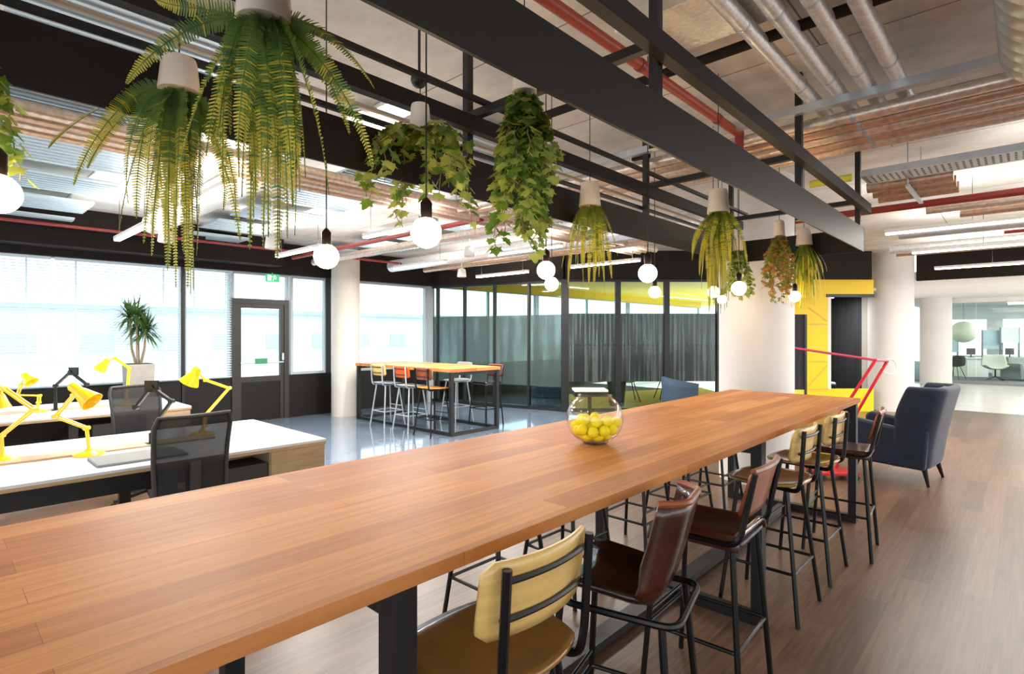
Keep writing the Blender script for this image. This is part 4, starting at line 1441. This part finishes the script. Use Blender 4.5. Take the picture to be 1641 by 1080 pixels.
# two small bright square panels near the frame
for (px, py, z, sx, sy, lb) in ((589, 197, 3.22, .34, .17, 'larger small square light panel left of the bushy ivy pot'), (632, 178, 3.26, .2, .12, 'smaller square light panel left of the bushy ivy pot')):
    p = Ph(px, py, z)
    t = thing('light_panel', lb, 'ceiling light', p)
    MB().box(-sx / 2, sx / 2, -sy, sy, .0, .03).build('housing', m_white_pl, t, smooth=False)
    MB().box(-sx / 2 + .01, sx / 2 - .01, -sy + .01, sy - .01, -.004, 0).build('diffuser', m_panel_lit, t, smooth=False)

# white box speakers / spots
for (px, py, h, lb) in ((436, 388, 2.72, 'white ceiling speaker above the glazed door'), (740, 437, 2.72, 'small white ceiling spot near the left glass wall'), (752, 403, 2.85, 'white ceiling spot above the far high table'), (265, 378, 2.8, 'white ceiling speaker behind the fern tips')):
    p = Ph(px, py, h)
    t = thing('ceiling_speaker', lb, 'speaker', p, group='white ceiling speakers and spots')
    MB().lathe([(.001, -.08), (.075, -.08), (.085, -.07), (.07, .06), (.03, .08)], 20).build('body', m_white_pl, t)
    MB().tube([(0, 0, .07), (0, 0, CEIL - h)], .008, 6).build('stem', m_white_pl, t)
# small black track spot on the upper rail
p = Pz(680, 152, 2.9)
t = thing('spotlight', 'small black round spotlight above the bushy ivy pot', 'spotlight', (-2.13, 1.62, 2.82))
MB().ball((0, 0, 0), .04, 12).build('body', m_black, t)
MB().tube([(0, 0, .03), (0, 0, CEIL - 2.82)], .006, 6).build('stem', m_black, t)

# ------------------------------------------------------------------ wing armchair
def wing_chair(label, loc, rz):
    t = thing('wing_armchair', label, 'armchair', loc, rz)
    # +x is the back, -x the front
    MB().box(-.36, .26, -.27, .27, .20, .36).build('seat_base', m_blue, t, bevel=.03)
    MB().box(-.38, .2, -.255, .255, .36, .47).build('seat_cushion', m_blue, t, bevel=.04)
    rows = []
    Z = [.17, .30, .45, .58, .72, .86, .98, 1.05]
    for z in Z:
        k = (z - .17) / .88
        xb = .30 + .16 * k ** 1.4                         # back line leans
        fr = xb - (.30 + .06 * math.sin(k * 3.0)) if z > .6 else xb - .32      # front edge of wings
        hw = .345 + .035 * k
        row = []
        for a in range(0, 6):
            row.append((fr + (xb - .12 - fr) * a / 5, -hw - .0 * a, z))
        for a in range(1, 8):
            th = math.pi / 2 * a / 8
            row.append((xb - .12 + .12 * math.sin(th), -hw + .12 * (1 - math.cos(th)), z))
        row.append((xb, 0, z))
        row = row + [(p[0], -p[1], p[2]) for p in row[:-1][::-1]]
        rows.append(row)
    MB().grid(rows).build('wing_back', m_blue, t, solid=.075, sub=1)
    rows2 = []
    for z in (.45, .6, .75, .9, 1.02):
        k = (z - .17) / .88
        xb = .24 + .16 * k ** 1.4
        rows2.append([(xb - .02 * (v / 4) ** 2 * 1, v / 4 * .27, z) for v in range(-4, 5)])
    MB().grid(rows2).build('back_cushion', m_blue, t, solid=.09, bevel=.02)
    for s in (-1, 1):
        mb = MB()
        pts = [(-.42, .20), (.30, .17), (.34, .60), (.05, .60), (-.38, .67), (-.44, .62)]
        n = len(pts)
        y0, y1 = (.285, .385) if s > 0 else (-.385, -.285)
        vs = [(p[0], y0, p[1]) for p in pts] + [(p[0], y1, p[1]) for p in pts]
        mb.add(vs, [tuple(range(n)), tuple(range(n, 2 * n))[::-1]] + [(i + n, (i + 1) % n + n, (i + 1) % n, i) for i in range(n)])
        mb.build('armrest', m_blue, t, bevel=.03)
    for sx, sy in ((-1, -1), (-1, 1), (1, -1), (1, 1)):
        x = -.34 if sx < 0 else .27
        MB().tube([(x, sy * .27, .20), (x + sx * .05, sy * .31, 0)], [.028, .013], 10).build('leg', m_dark, t)
    return t
wing_chair('navy blue velvet wing armchair on the wood floor at right', (-1.03, 7.48, 0), math.radians(-6))

# ------------------------------------------------------------------ red hand cart
cz = 6.3
base = Ph(1334, 765, 0)
t = thing('hand_cart', 'red and pink tubular hand cart between the table end and the blue armchair', 'cart', (base.x, base.y, 0))
off = Vector((base.x, base.y, 0))
MB().bar(R_ * -.22 + Vector((0, 0, .07)), R_ * .22 + Vector((0, 0, .07)), .3, .03).build('base_plate', m_red, t, bevel=.005)
for k, dd in enumerate((-.13, .13)):
    for s in (-.18, .18):
        MB().tube([R_ * s + F_ * (dd - .02) + Vector((0, 0, .03)), R_ * s + F_ * (dd + .02) + Vector((0, 0, .03))], .03, 14).build('wheel', m_black, t)
A = [Pz(1403, 577, cz) - off, Pz(1422, 578, cz + .25) - off]
B = [Pz(1341, 672, cz) - off, Pz(1362, 680, cz + .25) - off]
C = [R_ * -.05 + Vector((0, 0, .08)), R_ * .1 + F_ * .1 + Vector((0, 0, .08))]
for a, b, c in zip(A, B, C):
    MB().tube(fillet([c, b, a], .08, 6), .017, 10).build('side_tube', m_red, t)
MB().tube([A[0], A[1]], .016, 10).build('handle', m_pink, t)
MB().tube([B[0] + (A[0] - B[0]) * .0, B[0] + (A[0] - B[0]) * .18], .024, 10).build('grip', m_red, t)
MB().tube([B[1], B[1] + (A[1] - B[1]) * .18], .024, 10).build('grip', m_red, t)
e = Pz(1262, 556, cz + .9) - off
MB().tube([A[0], e], .015, 10).build('long_rail', m_pink, t)
MB().tube(fillet([e, Pz(1266, 585, cz + .9) - off, Pz(1258, 700, cz + .9) - off, Vector((e.x * .8, e.y * .8, .08)), R_ * -.2 + Vector((0, 0, .08))], .06), .015, 10).build('front_tube', m_pink, t)
ring = [A[1] + F_ * .0 + R_ * (.09 * math.cos(a) + .02) + Vector((0, 0, .09 * math.sin(a) - .07)) for a in [i * 2 * math.pi / 24 for i in range(24)]]
MB().tube(ring, .006, 6, True).build('cable_loop', m_white_pl, t)

# ------------------------------------------------------------------ things behind the glass room
p = Pz(1091, 640, 10.4)
t = thing('lounge_chair', 'low blue-grey tub chair standing before the patterned glass wall', 'armchair', (p.x, p.y, 0), YAW + math.radians(190))
rows = []
for z in (.2, .4, .6, .8):
    rows.append([((.30 + .05 * z) * math.cos(a), (.30 + .05 * z) * math.sin(a), z - (.12 * abs(a) / 2.2 if z > .7 else 0)) for a in [(-2.2 + 4.4 * i / 16) for i in range(17)]])
MB().grid(rows).build('shell_back', m_pblue, t, solid=.05)
MB().lathe([(.001, .2), (.27, .2), (.28, .25), (.28, .40), (.24, .44), (.001, .45)], 24).build('seat', m_blue, t)
for k in range(4):
    a = math.pi / 4 + k * math.pi / 2
    MB().tube([(.2 * math.cos(a), .2 * math.sin(a), .2), (.25 * math.cos(a), .25 * math.sin(a), 0)], .013, 8).build('leg', m_black, t)

p = Pz(945, 640, 8.4)
t = thing('side_table', 'small square black table with white top beyond the glass bowl', 'side table', (p.x, p.y, 0), YAW)
MB().box(-.25, .25, -.2, .2, .73, .76).build('tabletop', m_white_pl, t, bevel=.003)
MB().box(-.25, .25, -.2, .2, .66, .73).build('apron', m_black, t, smooth=False)
MB().lathe([(.18, 0), (.18, .02), (.03, .04), (.03, .66)], 20).build('pedestal', m_black, t)

# inside the glass room
def room_pt(u, v):
    return P0 + DD * u + DN * v
p = room_pt(1.25, .9)
t = thing('plant_pot', 'dark green round plant pot inside the glass room behind the bowl', 'plant pot', (p.x, p.y, .009))
MB().lathe([(.16, 0), (.21, .5), (.22, .55), (.19, .55), (.17, .5), (.001, .48)], 24).build('pot', mat('dark_green_pot', (46, 58, 54), .5), t)
rnd = random.Random(2)
mb = MB()
for k in range(26):
    a = rnd.uniform(0, 6.28); L = rnd.uniform(.3, .8)
    d = Vector((math.cos(a) * .4, math.sin(a) * .4, 1)).normalized(); s = Vector((-math.sin(a), math.cos(a), 0)) * .025
    q0 = Vector((0, 0, .48)); q1 = q0 + d * L * .6; q2 = q0 + d * L + Vector((math.cos(a), math.sin(a), 0)) * .1
    mb.add([q0 - s * .2, q0 + s * .2, q1 + s, q1 - s, q2], [(0, 1, 2, 3), (3, 2, 4)])
mb.build('foliage', m_drac, t)
p = Pz(880, 650, 12.3)
t = thing('pouffe', 'round blue pouffe behind the left glass wall', 'pouffe', (p.x, p.y, .002))
MB().lathe([(.001, 0), (.36, 0), (.40, .05), (.40, .38), (.36, .44), (.001, .45)], 32).build('body', m_pblue, t)
MB().lathe([(.401, .2), (.407, .21), (.401, .22)], 32).build('seam', m_blue, t)
GM = 'white chairs in the glass room'
def shell_chair(label, loc, rz, m=m_white_pl, star=False, group=None):
    t = thing('shell_chair', label, 'chair', loc, rz, group)
    rows = []
    for (x, z, w) in ((-.22, .43, .2), (-.15, .45, .23), (0, .43, .24), (.12, .44, .24), (.19, .52, .24), (.22, .64, .23), (.25, .76, .21), (.26, .82, .17)):
        rows.append([(x - .05 * abs(v / 4) ** 2 * (z > .5), v / 4 * w, z + .05 * (abs(v) / 4) ** 2 * (z <= .5)) for v in range(-4, 5)])
    MB().grid(rows).build('shell_seat', m, t, solid=.015, sub=1)
    for sx in (-1, 1):
        for sy in (-1, 1):
            MB().tube([(sx * .1, sy * .1, .43), (sx * .22, sy * .22, 0)], .012, 8).build('leg', m_black, t)
    return t
for i, (u, v, rz, lb) in enumerate(((1.7, 1.7, .8, 'nearer'), (2.7, 2.1, 2.4, 'further'))):
    p = room_pt(u, v)
    shell_chair('%s white shell chair inside the glass room behind the patterned glass' % lb, (p.x, p.y, .009), rz, group=GM)
p = room_pt(2.5, 3.4)
t = thing('meeting_table', 'white round-legged table inside the glass room', 'table', (p.x, p.y, .009), DA)
MB().box(-.9, .9, -.4, .4, .71, .74).build('tabletop', m_white_pl, t)
for sx in (-1, 1):
    for sy in (-1, 1):
        MB().tube([(sx * .8, sy * .33, .71), (sx * .84, sy * .36, 0)], .02, 8).build('leg', m_white_pl, t)
# behind the yellow opening
p = P0 + DD * (U(1362) + .12) + DN * 1.1
shell_chair('white shell chair seen through the yellow wall opening', (p.x, p.y, .011), DA + 2.6)
p = P0 + DD * (U(1340)) + DN * 2.2
t = thing('coffee_table', 'pale table edge seen through the yellow wall opening', 'table', (p.x, p.y, .011), DA)
MB().box(-.5, .4, -.3, .3, .60, .63).build('tabletop', m_white_pl, t)
for sx in (-.42, .32):
    for sy in (-.24, .24):
        MB().tube([(sx, sy, .60), (sx, sy, 0)], .018, 8).build('leg', m_black, t)

# ------------------------------------------------------------------ distant lounge behind the far glass
def dp(px, z):
    p = Pz(px, 600, z); return (p.x, p.y, .0)
t = thing('pendant_lamp', 'large cream round paper lamp hanging in the distant lounge', 'pendant light', Pz(1544, 532, 20.5))
MB().ball((0, 0, 0), .42, 20, .95).build('shade', m_cream, t)
MB().tube([(0, 0, .39), (0, 0, TOP - Pz(1544, 532, 20.5).z)], .006, 6).build('hanging_cord', m_cord, t)
shell_chair('small black chair by the distant glass wall, left side', dp(1531, 19.5), YAW + .4, m_black)
def lounge_armchair(label, loc, rz, m):
    t = thing('lounge_armchair', label, 'armchair', loc, rz)
    rows = []
    for (x, z, w) in ((-.3, .40, .28), (-.2, .42, .33), (0, .38, .35), (.16, .40, .36), (.25, .52, .36), (.3, .7, .34), (.34, .88, .30)):
        rows.append([(x - .1 * abs(v / 4) ** 2 * (z > .45), v / 4 * w, z + .12 * (abs(v) / 4) ** 3 * (z <= .45)) for v in range(-4, 5)])
    MB().grid(rows).build('shell_seat', m, t, solid=.06, sub=1)
    MB().tube([(0, 0, .12), (0, 0, .38)], .025, 10).build('post', m_black, t)
    for k in range(4):
        a = k * math.pi / 2 + .5
        MB().bar((0, 0, .12), (.32 * math.cos(a), .32 * math.sin(a), .015), .035, .025).build('star_foot', m_black, t)
    return t
lounge_armchair('oatmeal shell armchair on a black star base in the distant lounge', dp(1595, 19.0), YAW + math.radians(60), m_fabricw)
p = dp(1652, 18.9)
t = thing('sofa', 'grey square sofa at the right picture edge behind the far glass', 'sofa', p, YAW)
MB().box(-.6, .6, -.4, .4, .05, .42).build('seat_base', m_fabricg, t, bevel=.03)
MB().box(-.6, .6, .2, .4, .42, .78).build('backrest', m_fabricg, t, bevel=.03)
MB().box(-.72, -.6, -.4, .4, .05, .6).build('armrest', m_fabricg, t, bevel=.03)
MB().box(-.5, .6, -.38, .18, .42, .52).build('seat_cushion', m_fabricw, t, bevel=.03)
for (px, z, w, h, y0, lb, m) in ((1527, 22.2, .35, .9, .85, 'tall grey framed board at the left of the distant lounge', m_poster), (1590, 21.8, .75, .75, 1.0, 'blue-grey screen on the distant lounge wall', m_poster), (1618, 21.6, .7, .6, 1.25, 'white framed board at the right of the distant lounge', m_white_pl)):
    p = Pz(px, 560, z)
    t = thing('display_board', lb, 'board', (p.x, p.y, 0), YAW)
    MB().box(-w / 2, w / 2, -.02, .02, y0, y0 + h).build('board', m, t, smooth=False)
    MB().box(-w / 2 - .03, -w / 2, -.03, .03, 0, y0 + h).box(w / 2, w / 2 + .03, -.03, .03, 0, y0 + h).build('stand', m_fabricg, t, smooth=False)
for i, (px, z, lb) in enumerate(((1556, 20.6, 'left'), (1618, 20.6, 'right'))):
    p = dp(px, z)
    t = thing('lounge_table', '%s white cube table in the distant lounge' % lb, 'table', p, YAW)
    MB().box(-.45, .45, -.35, .35, .68, .72).build('tabletop', m_white_pl, t)
    MB().box(-.4, .4, -.3, .3, 0, .68).build('body', m_white, t, bevel=.01)
    u = thing('desk_monitor', 'small dark monitor on the %s white table of the distant lounge' % lb, 'monitor', (p[0], p[1], .721), YAW)
    MB().box(-.16, .16, -.015, .015, .1, .34).build('screen', m_cabdark, u, bevel=.004)
    MB().box(-.02, .02, -.01, .01, .015, .1).box(-.08, .08, -.06, .06, 0, .015).build('stand', m_cabdark, u, smooth=False)
